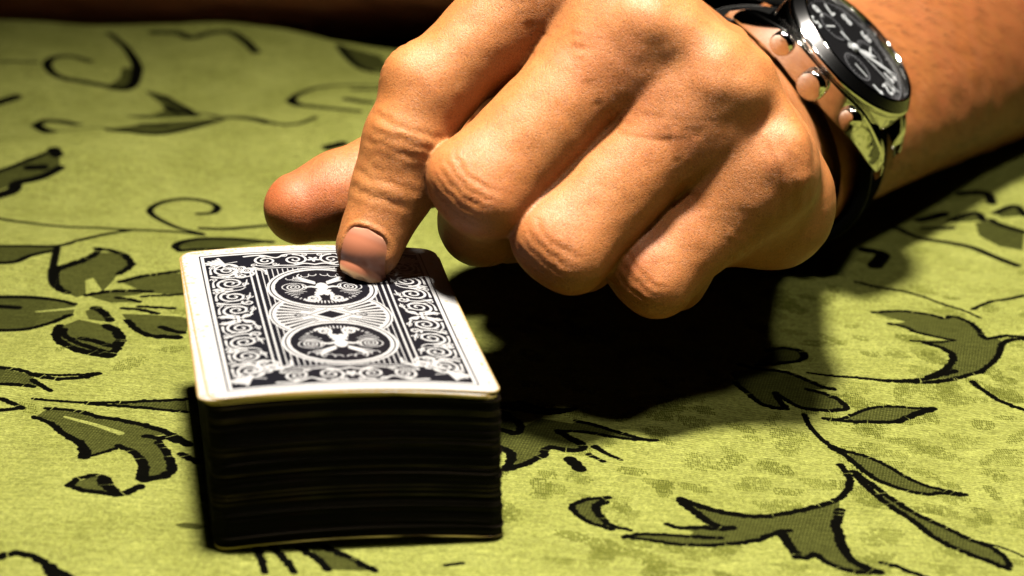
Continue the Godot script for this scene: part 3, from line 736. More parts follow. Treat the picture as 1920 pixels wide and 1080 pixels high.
func _card_back() -> ImageTexture:
	var s := 15.0
	var w := int(CARD_W * s)
	var h := int(CARD_L * s)
	var o := Vector2(-CARD_W, -CARD_L) * 0.5
	var paper := Color(0.145, 0.147, 0.150)
	var im := Image.create_empty(w, h, false, Image.FORMAT_RGBA8)
	im.fill(paper.linear_to_srgb())
	var black := Color(0.003, 0.003, 0.0042).linear_to_srgb()
	var k := Layer.new(w, h, s, o, black)
	# frame lines and the dark field
	k.stroke([Vector2(-27.2, -40.6), Vector2(27.2, -40.6), Vector2(27.2, 40.6), Vector2(-27.2, 40.6), Vector2(-27.2, -40.6)], 0.16, 0.16)
	rect(k, 26.2, 39.6)
	im.blend_rect(k.image(), Rect2i(0, 0, w, h), Vector2i.ZERO)
	var p := Layer.new(w, h, s, o, paper.linear_to_srgb())
	# upright double rules beside the middle panel
	for x in [16.0, 14.6]:
		mirror4(p, [Vector2(x, 0), Vector2(x, 29.6)], 0.24, 0.24)
	mirror4(p, [Vector2(0, 30.2), Vector2(16.6, 30.2)], 0.2, 0.2)
	for i in 11:
		mirror4(p, [Vector2(0.62 + i * 1.26, 0), Vector2(0.62 + i * 1.26, 29.4)], 0.13, 0.13)
	# scrolls down both sides, each curling out of the last
	for i in 4:
		var z := 5.4 + i * 8.3
		var flip := 1.0 if i % 2 == 0 else -1.0
		mirror4(p, spiral(Vector2(21.2, z), 3.6, 0.5, -PI / 2 * flip, 1.9 * flip), 0.34, 0.24)
		mirror4(p, spiral(Vector2(24.3 if i % 2 else 18.2, z + 4.2), 1.5, 0.3, PI * 0.2, -1.3 * flip), 0.30, 0.2)
		mirror4(p, catmull([Vector2(18.0, z - 3.0), Vector2(19.5, z - 4.4), Vector2(22.5, z - 4.5), Vector2(25.2, z - 3.2)], 0.4), 0.15, 0.42)
		mirror4(p, catmull([Vector2(25.3, z - 1.5), Vector2(25.2, z + 1.5), Vector2(24.2, z + 3.2)], 0.4), 0.35, 0.12)
		mirror4(p, catmull([Vector2(17.2, z + 1.8), Vector2(17.6, z - 0.6), Vector2(18.2, z - 2.2)], 0.4), 0.12, 0.3)
	for i in 9:
		var z := 1.6 + i * 3.9
		var side := 24.9 if i % 2 == 0 else 17.6
		mirror4(p, spiral(Vector2(side, z), 0.95, 0.2, 0.4 + i, 1.2), 0.2, 0.14)
		mirror4(p, catmull([Vector2(lerpf(side, 21.2, 0.25), z + 0.9), Vector2(21.2, z + 1.9), Vector2(lerpf(side, 21.2, 1.7), z + 2.6)], 0.4), 0.1, 0.2)
	for i in 6:
		mirror4(p, spiral(Vector2(2.0 + i * 2.5, 32.6 if i % 2 else 37.9), 0.9, 0.2, 1.0 + i * 0.8, 1.3), 0.2, 0.14)
	# a leafy mask half way down each side
	for sx in [-1.0, 1.0]:
		for sz in [-1.0, 1.0]:
			for q in 5:
				disc(p, Vector2(21.3 + (q - 2) * 1.35, 0.9 + absf(q - 2) * 0.5) * Vector2(sx, sz), 0.42, 1.3, 0.35 * (q - 2) * -sx * sz)
			disc(p, Vector2(19.0, 2.1) * Vector2(sx, sz), 0.9, 0.5, 0.3)
			disc(p, Vector2(23.7, 2.1) * Vector2(sx, sz), 0.9, 0.5, -0.3)
	# scrolls along both ends
	for c in [[4.6, 35.0, 3.3, 1.0], [11.6, 35.0, 3.0, -1.0]]:
		mirror4(p, spiral(Vector2(c[0], c[1]), c[2], 0.4, PI * 0.5, 1.8 * c[3]), 0.33, 0.24)
	mirror4(p, catmull([Vector2(0, 38.6), Vector2(2.5, 38.9), Vector2(6.5, 38.5), Vector2(9.0, 36.6), Vector2(12.5, 38.6), Vector2(16.5, 38.3)], 0.4), 0.22, 0.4)
	mirror4(p, catmull([Vector2(0, 31.6), Vector2(2.5, 32.4), Vector2(5.0, 31.4), Vector2(8.5, 31.6), Vector2(11, 31.3), Vector2(14, 32.2)], 0.4), 0.35, 0.2)
	for sz in [-1.0, 1.0]:
		for q in 5:
			disc(p, Vector2(cos(TAU * q / 5.0 + PI / 2), sin(TAU * q / 5.0 + PI / 2)) * 0.9 + Vector2(0, 35.0 * sz), 0.75, 0.42, TAU * q / 5.0 + PI / 2)
	# corner sprays: a fan of feathers, a rosette and a looping ribbon
	for sx in [-1.0, 1.0]:
		for sz in [-1.0, 1.0]:
			var m := Vector2(sx, sz)
			for q in 6:
				var a := 0.25 + q * 0.2
				p.stroke([Vector2(21.4, 33.8) * m, (Vector2(21.4, 33.8) + Vector2(cos(a), sin(a)) * (4.6 + 0.5 * sin(q * 1.3))) * m], 0.18, 0.36)
			disc(p, Vector2(20.3, 32.6) * m, 2.0, 1.6, 0.7 * sx * sz)
			disc(p, Vector2(18.3, 31.0) * m, 1.7, 1.2, -0.5 * sx * sz)
			disc(p, Vector2(16.4, 29.4) * m, 1.4, 1.9, 0.5 * sx * sz)
			p.stroke(ring(Vector2(17.4, 27.4) * m, 2.2, 1.8, 30), 0.3, 0.3)
			p.stroke([Vector2(19.5, 29.0) * m, Vector2(21.5, 26.5) * m, Vector2(23.6, 27.5) * m], 0.7, 0.3)
			p.stroke([Vector2(14.8, 30.6) * m, Vector2(12.6, 28.8) * m, Vector2(12.2, 26.4) * m], 0.7, 0.35)
	im.blend_rect(p.image(), Rect2i(0, 0, w, h), Vector2i.ZERO)
	# dark engraving inside the white figures
	var cut := Layer.new(w, h, s, o, black)
	for q in 7:
		mirror4(cut, catmull([Vector2(19.2 + q * 0.45, 31.6 + q * 0.1), Vector2(19.8 + q * 0.3, 32.6), Vector2(20.6 + q * 0.1, 33.6 - q * 0.05)], 0.3), 0.08, 0.1)
	mirror4(cut, spiral(Vector2(18.3, 31.0), 1.0, 0.25, 0.3, 1.6), 0.11, 0.09)
	mirror4(cut, spiral(Vector2(16.5, 29.4), 0.95, 0.2, 2.0, -1.5), 0.11, 0.09)
	mirror4(cut, catmull([Vector2(20.2, 28.4), Vector2(21.4, 27.2), Vector2(22.8, 27.5)], 0.3), 0.1, 0.08)
	mirror4(cut, catmull([Vector2(14.4, 30.2), Vector2(13.0, 28.9), Vector2(12.5, 27.0)], 0.3), 0.1, 0.08)
	im.blend_rect(cut.image(), Rect2i(0, 0, w, h), Vector2i.ZERO)
	# middle wheel, then the two round medallions over it
	var wheel := Layer.new(w, h, s, o, paper.linear_to_srgb())
	disc(wheel, Vector2.ZERO, 14.4, 14.4)
	im.blend_rect(wheel.image(), Rect2i(0, 0, w, h), Vector2i.ZERO)
	var spokes := Layer.new(w, h, s, o, black)
	spokes.stroke(ring(Vector2.ZERO, 13.7, 13.7), 0.12, 0.12)
	for i in 40:
		var a := TAU * i / 40.0
		var d := Vector2(cos(a), sin(a))
		var reach := 7.2 if absf(d.x) > 0.9 else 4.6
		spokes.stroke([d * reach, d * 12.2], 0.16, 0.52)
	spokes.polygon([Vector2(-3.4, 0), Vector2(0, -2.4), Vector2(3.4, 0), Vector2(0, 2.4)])
	spokes.stroke([Vector2(-5.2, 0), Vector2(0, -3.7), Vector2(5.2, 0), Vector2(0, 3.7), Vector2(-5.2, 0)], 0.14, 0.14)
	for sx in [-1.0, 1.0]:
		spokes.stroke(ring(Vector2(7.0 * sx, 0), 1.5, 0.9, 24), 0.16, 0.16)
		disc(spokes, Vector2(7.0 * sx, 0), 0.7, 0.35)
	im.blend_rect(spokes.image(), Rect2i(0, 0, w, h), Vector2i.ZERO)
	for sz in [-1.0, 1.0]:
		var c := Vector2(0, 16.6 * sz)
		var plate := Layer.new(w, h, s, o, paper.linear_to_srgb())
		disc(plate, c, 13.2, 13.2)
		im.blend_rect(plate.image(), Rect2i(0, 0, w, h), Vector2i.ZERO)
		var dark := Layer.new(w, h, s, o, black)
		disc(dark, c, 11.3, 11.3)
		dark.stroke(ring(c, 12.3, 12.3), 0.17, 0.17)
		im.blend_rect(dark.image(), Rect2i(0, 0, w, h), Vector2i.ZERO)
		var art := Layer.new(w, h, s, o, paper.linear_to_srgb())
		_bloom(art, c, -sz)
		im.blend_rect(art.image(), Rect2i(0, 0, w, h), Vector2i.ZERO)
	# handling marks
	var rng := RandomNumberGenerator.new()
	rng.seed = 21
	var dirt := Layer.new(w, h, s, o, lin(0.13, 0.075, 0.018))
	for i in 130:
		var side := rng.randi() % 4
		var q := Vector2(rng.randf_range(-31, 31), rng.randf_range(-44, 44))
		if side < 2:
			q.x = (31.0 - absf(rng.randfn(0, 1.4))) * (1 if side else -1)
		else:
			q.y = -(43.6 - absf(rng.randfn(0, 1.3)))
		dirt.dab(q, rng.randf_range(0.15, 0.55), rng.randf_range(0.15, 0.6))
	# brown worn rim
	var edge := noise(4, 0.25, 2)
	for y in h:
		for x in w:
			var dx := minf(x, w - 1 - x) / s
			var dz := minf(y, h - 1 - y) / s
			var d := minf(dx, dz)
			if dx < 3.5 and dz < 3.5:
				d = 3.5 - Vector2(3.5 - dx, 3.5 - dz).length()
			if d < 1.1:
				var t := clampf(1.0 - d / (0.55 + 0.5 * edge.get_noise_2d(x / s * 4.0, y / s * 4.0)), 0.0, 1.0)
				var at := (y * w + x) * 4 + 3
				dirt.data[at] = maxi(dirt.data[at], int(235.0 * t))
	im.blend_rect(dirt.image(), Rect2i(0, 0, w, h), Vector2i.ZERO)
	im.convert(Image.FORMAT_RGB8)
	return ImageTexture.create_from_image(im)

# a card deep in the deck: shade between the stacked cards is painted dark round its rim
func _shaded_back() -> ImageTexture:
	var s := 4.0
	var im: Image = (card_face.get_image() as Image).duplicate()
	im.resize(int(CARD_W * s), int(CARD_L * s), Image.INTERPOLATE_LANCZOS)
	var rim := Layer.new(im.get_width(), im.get_height(), s, Vector2(-CARD_W, -CARD_L) * 0.5, lin(0.004, 0.003, 0.002))
	var x := CARD_W * 0.5
	var z := CARD_L * 0.5
	rim.stroke([Vector2(-x, -z), Vector2(x, -z), Vector2(x, z), Vector2(-x, z), Vector2(-x, -z)], 1.3, 1.3)
	for sx in [-1.0, 1.0]:
		for sz in [-1.0, 1.0]:
			rim.dab(Vector2(sx * x, sz * z), 3.0)
	im.convert(Image.FORMAT_RGBA8)
	im.blend_rect(rim.image(), Rect2i(0, 0, im.get_width(), im.get_height()), Vector2i.ZERO)
	im.convert(Image.FORMAT_RGB8)
	return ImageTexture.create_from_image(im)

var card_face: ImageTexture

# a spreading flower with two plumes, clouds above and ferns below
func _bloom(l: Layer, c: Vector2, up: float) -> void:
	var m := Vector2(up, up)
	for sx in [-1.0, 1.0]:
		var f := Vector2(sx, 1) * m
		for q in 5:
			l.stroke(_at(c, f, catmull([Vector2(1.6, 2.6 + q * 0.3), Vector2(4.2 + q * 0.2, 4.2 + q * 0.75), Vector2(6.6 - q * 0.5, 5.0 + q * 0.95)], 0.4)), 0.32, 0.16)
		l.stroke(_at(c, f, spiral(Vector2(6.6, 0.8), 2.3, 0.3, 2.6, 2.3)), 0.2, 0.16)
		l.stroke(_at(c, f, ring(Vector2(6.6, 0.8), 2.9, 2.4, 30)), 0.14, 0.14)
		for q in 4:
			l.stroke(_at(c, f, spiral(Vector2(1.5 + q * 1.9, 8.6 - q * 0.75), 1.0, 0.8, PI, 0.55)), 0.16, 0.13)
		for q in 4:
			l.stroke(_at(c, f, [Vector2(4.0 + q * 0.9, -2.2 - q * 0.9), Vector2(7.5 - q * 0.3, -1.8 - q * 1.0), Vector2(9.0 - q * 0.6, -2.4 - q * 1.0)]), 0.12, 0.17)
		l.stroke(_at(c, f, spiral(Vector2(2.9, -6.6), 2.0, 0.4, -0.4, -1.7)), 0.42, 0.28)
		for q in 9:
			l.stroke(_at(c, f, [Vector2(0.4 + q * 0.75, -8.3 + q * q * 0.045), Vector2(0.5 + q * 0.8, -9.6 + q * q * 0.06)]), 0.2, 0.12)
		l.stroke(_at(c, f, [Vector2(0.4, 0.0), Vector2(2.6, 0.9), Vector2(4.3, 0.5)]), 0.6, 0.35)
		l.stroke(_at(c, f, [Vector2(0.5, -2.6), Vector2(1.9, -4.2), Vector2(1.5, -5.6)]), 0.7, 0.35)
	for q in 7:
		var a := TAU * q / 7.0 + 0.3
		disc(l, c + Vector2(cos(a), sin(a) * up) * 1.25 + Vector2(0, 2.6) * m, 1.0, 0.6, a * up)
	disc(l, c + Vector2(0, -0.8) * m, 1.5, 2.4)

func _at(c: Vector2, f: Vector2, pts: Array) -> Array:
	var out := []
	for p in pts:
		# figures are drawn with their tops at +y, away from the card's middle
		out.append(c + Vector2(p.x, -p.y) * f)
	return out

# one bowed card: printed face up, edge round it worn pale or painted dark as shade, by tone. Heights are for a card lying on the bottom of the deck.
func _card_mesh(face: Material, edge: Material, sd: int, tone: float, bow: float) -> ArrayMesh:
	var rng := RandomNumberGenerator.new()
	rng.seed = sd
	var zs := [0.0, 0.25, 0.8, 1.6, 2.5, 3.5]
	var rows := []
	for q in zs:
		rows.append(q)
	for q in range(1, 8):
		rows.append(3.5 + q * (CARD_L - 7.0) / 8.0)
	for q in range(zs.size() - 1, -1, -1):
		rows.append(CARD_L - zs[q])
	var nx := 12
	var v := PackedVector3Array()
	var uv := PackedVector2Array()
	var idx := PackedInt32Array()
	var thick := 0.27
	var top := []
	for q in rows:
		var d := minf(q, CARD_L - q)
		var hw := CARD_W * 0.5
		if d < 3.5:
			hw -= 3.5 - sqrt(maxf(0.0, 3.5 * 3.5 - (3.5 - d) * (3.5 - d)))
		var row := []
		for i in nx + 1:
			var x := lerpf(-hw, hw, float(i) / nx)
			var z: float = q - CARD_L * 0.5
			row.append(Vector3(x, bow * (1.0 - x * x / 1008.0) + 0.35 * bow * (z * z / 1975.0 - 0.4), z))
		top.append(row)
	var w := nx + 1
	for row in top:
		for p in row:
			v.append((p + Vector3(0, thick, 0)) * MM)
			uv.append(Vector2(p.x / CARD_W + 0.5, p.z / CARD_L + 0.5))
	for j in top.size() - 1:
		for i in nx:
			var a := j * w + i
			idx.append_array(PackedInt32Array([a, a + 1, a + w, a + 1, a + w + 1, a + w]))
	var m := array_mesh(v, idx, uv)
	m.surface_set_material(0, face)
	# rim and underside
	var loop := []
	for i in w:
		loop.append(top[0][i])
	for j in range(1, top.size()):
		loop.append(top[j][w - 1])
	for i in range(w - 2, -1, -1):
		loop.append(top[top.size() - 1][i])
	for j in range(top.size() - 2, 0, -1):
		loop.append(top[j][0])
	v = PackedVector3Array()
	idx = PackedInt32Array()
	var col := PackedColorArray()
	var n := loop.size()
	var nr := PackedVector3Array()
	var wear := noise(sd, 0.06, 2)
	for i in n:
		var p: Vector3 = loop[i]
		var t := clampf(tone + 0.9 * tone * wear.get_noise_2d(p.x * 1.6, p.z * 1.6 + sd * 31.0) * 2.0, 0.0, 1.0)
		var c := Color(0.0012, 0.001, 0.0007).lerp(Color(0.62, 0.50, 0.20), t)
		var out := Vector3(p.x, 0, p.z * 0.7).normalized()
		if absf(absf(p.x) - CARD_W * 0.5) < 0.05:
			out = Vector3(signf(p.x), 0, 0)
		elif absf(absf(p.z) - CARD_L * 0.5) < 0.05:
			out = Vector3(0, 0, signf(p.z))
		for q in 2:
			v.append((p + Vector3(0, thick if q == 0 else 0.0, 0)) * MM)
			col.append(c)
			nr.append(out)
	for i in n:
		var a := i * 2
		var b := ((i + 1) % n) * 2
		idx.append_array(PackedInt32Array([a, a + 1, b, b, a + 1, b + 1]))
	var base := v.size()
	for row in top:
		for p in row:
			v.append(p * MM)
			col.append(Color(0.3, 0.3, 0.28))
			nr.append(Vector3.DOWN)
	for j in top.size() - 1:
		for i in nx:
			var a := base + j * w + i
			idx.append_array(PackedInt32Array([a, a + w, a + 1, a + 1, a + w, a + w + 1]))
	var st := []
	st.resize(Mesh.ARRAY_MAX)
	st[Mesh.ARRAY_VERTEX] = v
	st[Mesh.ARRAY_INDEX] = idx
	st[Mesh.ARRAY_COLOR] = col
	st[Mesh.ARRAY_NORMAL] = nr
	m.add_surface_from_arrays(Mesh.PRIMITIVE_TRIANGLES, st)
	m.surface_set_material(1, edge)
	return m

func _cards() -> void:
	var face := StandardMaterial3D.new()
	face.resource_name = "printed_card_back"
	card_face = _card_back()
	face.albedo_texture = card_face
	face.texture_repeat = false
	face.roughness = 0.42
	face.metallic_specular = 0.12
	var grimy := face.duplicate()
	grimy.resource_name = "card_back_with_shaded_rim"
	grimy.albedo_texture = _shaded_back()
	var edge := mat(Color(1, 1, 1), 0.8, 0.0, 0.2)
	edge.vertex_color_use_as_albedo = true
	edge.resource_name = "worn_and_shaded_card_edge"
	var rng := RandomNumberGenerator.new()
	rng.seed = 77
	var bow := 1.7
	var dark := []
	for k in 8:
		dark.append(_card_mesh(grimy, edge, 100 + k, [0.0, 0.0, 0.0, 0.0, 0.0, 0.004, 0.0, 0.03][k], bow))  # lowest tones paint the deck front's shade into the card edges
	var pale := []
	for k in 3:
		pale.append(_card_mesh(face, edge, 200 + k, 0.9, bow))
	var count := 108
	for i in count:
		var t := float(i) / (count - 1)
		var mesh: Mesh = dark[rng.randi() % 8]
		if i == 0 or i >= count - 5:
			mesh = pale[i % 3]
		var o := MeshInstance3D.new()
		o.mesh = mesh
		o.name = "playing_card" if i == 0 else "playing_card_%03d" % i
		var x := lerpf(2.9, 0.0, t) + rng.randfn(0, 0.12)
		var z := lerpf(2.0, 0.0, t) + rng.randfn(0, 0.10)
		var yaw := lerpf(0.178, 0.211, t) + rng.randfn(0, 0.004)
		var tilt := -1.5 / 63.5 * t
		if i == count - 1:
			x = 0.0
			z = 0.0
			yaw = 0.211
		elif i == count - 2:
			x = -1.0
			z = 0.7
			yaw = 0.190
		elif i == count - 3:
			x = -0.6
			z = 0.3
			yaw = 0.2
		elif i > count - 8:
			yaw = lerpf(0.185, 0.205, rng.randf())
		o.transform = Transform3D(Basis(Vector3.UP, yaw) * Basis(Vector3(0, 0, 1), tilt), Vector3(x, 0.45 + i * 0.318, z) * MM)
		if i == count - 1:
			_tag(o, "worn playing card with ornate black and white back, topmost under the fingertip", "playing card")
		elif i == count - 2:
			_tag(o, "pale edged playing card just beneath the top card, its left border showing", "playing card")
		elif i == count - 3:
			_tag(o, "third playing card from the top of the deck, with a yellowed edge", "playing card")
		elif i == 0:
			_tag(o, "bowed playing card with pale edge lying on the cloth at the bottom of the deck", "playing card")
		else:
			_tag(o, "playing card in the middle of the tall deck, edge painted dark for the deck shade", "playing card", "cards stacked in the deck with shade painted on their edges")
		add_child(o, true)

# ------------------------------------------------------------------ hand

func bone(group: int, a: Vector3, ra: float, b: Vector3, rb: float, k: float) -> void:
	hand_bones.append([group, a, b, ra, rb, k])

var bA: PackedVector3Array
var bD: PackedVector3Array
var bL: PackedFloat32Array
var bR: PackedFloat32Array
var bS: PackedFloat32Array
var bK: PackedFloat32Array
var bG: PackedInt32Array

func _pack_bones() -> void:
	hand_bones.sort_custom(func(p, q): return p[0] < q[0])
	for b in hand_bones:
		bG.append(b[0])
		bA.append(b[1])
		bD.append(b[2] - b[1])
		bL.append(1.0 / maxf((b[2] - b[1]).length_squared(), 1e-6))
		bR.append(b[3])
		bS.append(b[4] - b[3])
		bK.append(b[5])

func bone_distance(i: int, p: Vector3) -> float:
	var e := p - bA[i]
	var d := bD[i]
	var t := clampf(e.dot(d) * bL[i], 0.0, 1.0)
	return (e - d * t).length() - bR[i] - bS[i] * t

# signed distance of the hand, in mm; list holds bone numbers in order of group (0 is the palm)
func field(p: Vector3, list: PackedInt32Array) -> float:
	var palm := 1e6
	var fingers := 1e6
	var cur := 1e6
	var g := -1
	for i in list:
		var e := p - bA[i]
		var d := bD[i]
		var t := clampf(e.dot(d) * bL[i], 0.0, 1.0)
		var f := (e - d * t).length() - bR[i] - bS[i] * t
		var gi := bG[i]
		if gi == 0:
			var k := bK[i]
			var h := maxf(k - absf(palm - f), 0.0) / k
			palm = minf(palm, f) - h * h * k * 0.25
			continue
		if gi != g:
			if g >= 0:
				var h0 := maxf(1.6 - absf(fingers - cur), 0.0) / 1.6
				fingers = minf(fingers, cur) - h0 * h0 * 0.4
			g = gi
			cur = f
		else:
			var k2 := bK[i]
			var h2 := maxf(k2 - absf(cur - f), 0.0) / k2
			cur = minf(cur, f) - h2 * h2 * k2 * 0.25
	if g >= 0:
		var h3 := maxf(1.6 - absf(fingers - cur), 0.0) / 1.6
		fingers = minf(fingers, cur) - h3 * h3 * 0.4
	var kk := 10.0
	var h4 := maxf(kk - absf(palm - fingers), 0.0) / kk
	return minf(palm, fingers) - h4 * h4 * kk * 0.25

var all_list: PackedInt32Array
var lo: Vector3
var nx: int
var ny: int
var nz: int
var cell: float
var slabs := []
var flags := []

func _slab(sz: int) -> void:
	var near_cells := PackedInt32Array()
	var g := PackedFloat32Array()
	g.resize(nx * ny * 4)
	g.fill(1e3)
	var reach := cell * 3.5
	for by in ny / 4:
		for bx in nx / 4:
			var c := lo + Vector3(bx * 4 + 1.5, by * 4 + 1.5, sz * 4 + 1.5) * cell
			# bones near enough to matter here
			var best := 1e6
			var ds := PackedFloat32Array()
			for i in all_list:
				var d := bone_distance(i, c)
				ds.append(d)
				best = minf(best, d)
			if best > reach + 6.0:
				continue
			var list := PackedInt32Array()
			for i in all_list:
				if ds[i] < best + 10.0 + reach:
					list.append(i)
			var f := field(c, list)
			if absf(f) > reach:
				if f < 0.0:
					for z in 4:
						for y in 4:
							var at := (z * ny + by * 4 + y) * nx + bx * 4
							for x in 4:
								g[at + x] = -1e3
				continue
			near_cells.append(by * (nx / 4) + bx)
			for z in 4:
				for y in 4:
					var at := (z * ny + by * 4 + y) * nx + bx * 4
					for x in 4:
						g[at + x] = field(lo + Vector3(bx * 4 + x, by * 4 + y, sz * 4 + z) * cell, list)
	slabs[sz] = g
	flags[sz] = near_cells

func _mesh_hand(h: float) -> Array:
	cell = h
	all_list = PackedInt32Array(range(bA.size()))
	lo = Vector3(-30, 12, -200)
	var hi := Vector3(160, 140, 40)
	nx = int(ceil((hi.x - lo.x) / h / 4)) * 4
	ny = int(ceil((hi.y - lo.y) / h / 4)) * 4
	nz = int(ceil((hi.z - lo.z) / h / 4)) * 4
	slabs.resize(nz / 4)
	flags.resize(nz / 4)
	var job := WorkerThreadPool.add_group_task(_slab, nz / 4)
	WorkerThreadPool.wait_for_group_task_completion(job)
	var g := PackedFloat32Array()
	for s in slabs:
		g.append_array(s)
	slabs.clear()
	var v := PackedVector3Array()
	var cellv := PackedInt32Array()
	cellv.resize(nx * ny * nz)
	cellv.fill(-1)
	var sxy := nx * ny
	var off := PackedInt32Array([0, 1, nx, nx + 1, sxy, sxy + 1, sxy + nx, sxy + nx + 1])
	var ea := PackedInt32Array([0, 2, 4, 6, 0, 1, 4, 5, 0, 1, 2, 3])
	var eb := PackedInt32Array([1, 3, 5, 7, 2, 3, 6, 7, 4, 5, 6, 7])
	var corner := PackedVector3Array()
	for i in 8:
		corner.append(Vector3(i & 1, (i >> 1) & 1, i >> 2))
	var used := PackedInt32Array()
	var seen := {}
	for sz in flags.size():
		for code in flags[sz]:
			var by: int = code / (nx / 4)
			var bx: int = code % (nx / 4)
			# this block's cells and the layer before it
			for z in range(maxi(sz * 4 - 1, 0), mini(sz * 4 + 4, nz - 1)):
				for y in range(maxi(by * 4 - 1, 0), mini(by * 4 + 4, ny - 1)):
					for x in range(maxi(bx * 4 - 1, 0), mini(bx * 4 + 4, nx - 1)):
						var at := (z * ny + y) * nx + x
						if cellv[at] != -1:
							continue
						var inside := 0
						for i in 8:
							if g[at + off[i]] < 0.0:
								inside += 1
						if inside == 0 or inside == 8:
							cellv[at] = -2
							continue
						var sum := Vector3.ZERO
						var n := 0
						for e in 12:
							var fa := g[at + off[ea[e]]]
							var fb := g[at + off[eb[e]]]
							if (fa < 0.0) != (fb < 0.0):
								sum += corner[ea[e]].lerp(corner[eb[e]], fa / (fa - fb))
								n += 1
						cellv[at] = v.size()
						v.append(lo + (Vector3(x, y, z) + sum / n) * h)
						used.append(at)
	var idx := PackedInt32Array()
	var step := PackedInt32Array([1, nx, sxy])
	for at in used:
		for ax in 3:
			var s0 := g[at] < 0.0
			if s0 == (g[at + step[ax]] < 0.0):
				continue
			var u := step[(ax + 1) % 3]
			var w := step[(ax + 2) % 3]
			var a := cellv[at - u - w]
			var b := cellv[at - w]
			var c := cellv[at]
			var d := cellv[at - u]
			if a < 0 or b < 0 or c < 0 or d < 0:
				continue
			if s0:
				idx.append_array(PackedInt32Array([a, c, b, a, d, c]))
			else:
				idx.append_array(PackedInt32Array([a, b, c, a, c, d]))
	return [v, idx]

# the wrist's and the watch's own axes: towards the hand, across the arm, out of the back of the wrist
const WATCH_AT := Vector3(135.1, 67.7, -135.9)
var ax_out := Vector3(0.62, 0.755, 0.23).normalized()
var ax_hand := Vector3(-0.35, 0.0, 0.93)
var ax_across: Vector3

func _frame() -> void:
	ax_hand = (ax_hand - ax_out * ax_hand.dot(ax_out)).normalized()
	ax_across = ax_out.cross(ax_hand)

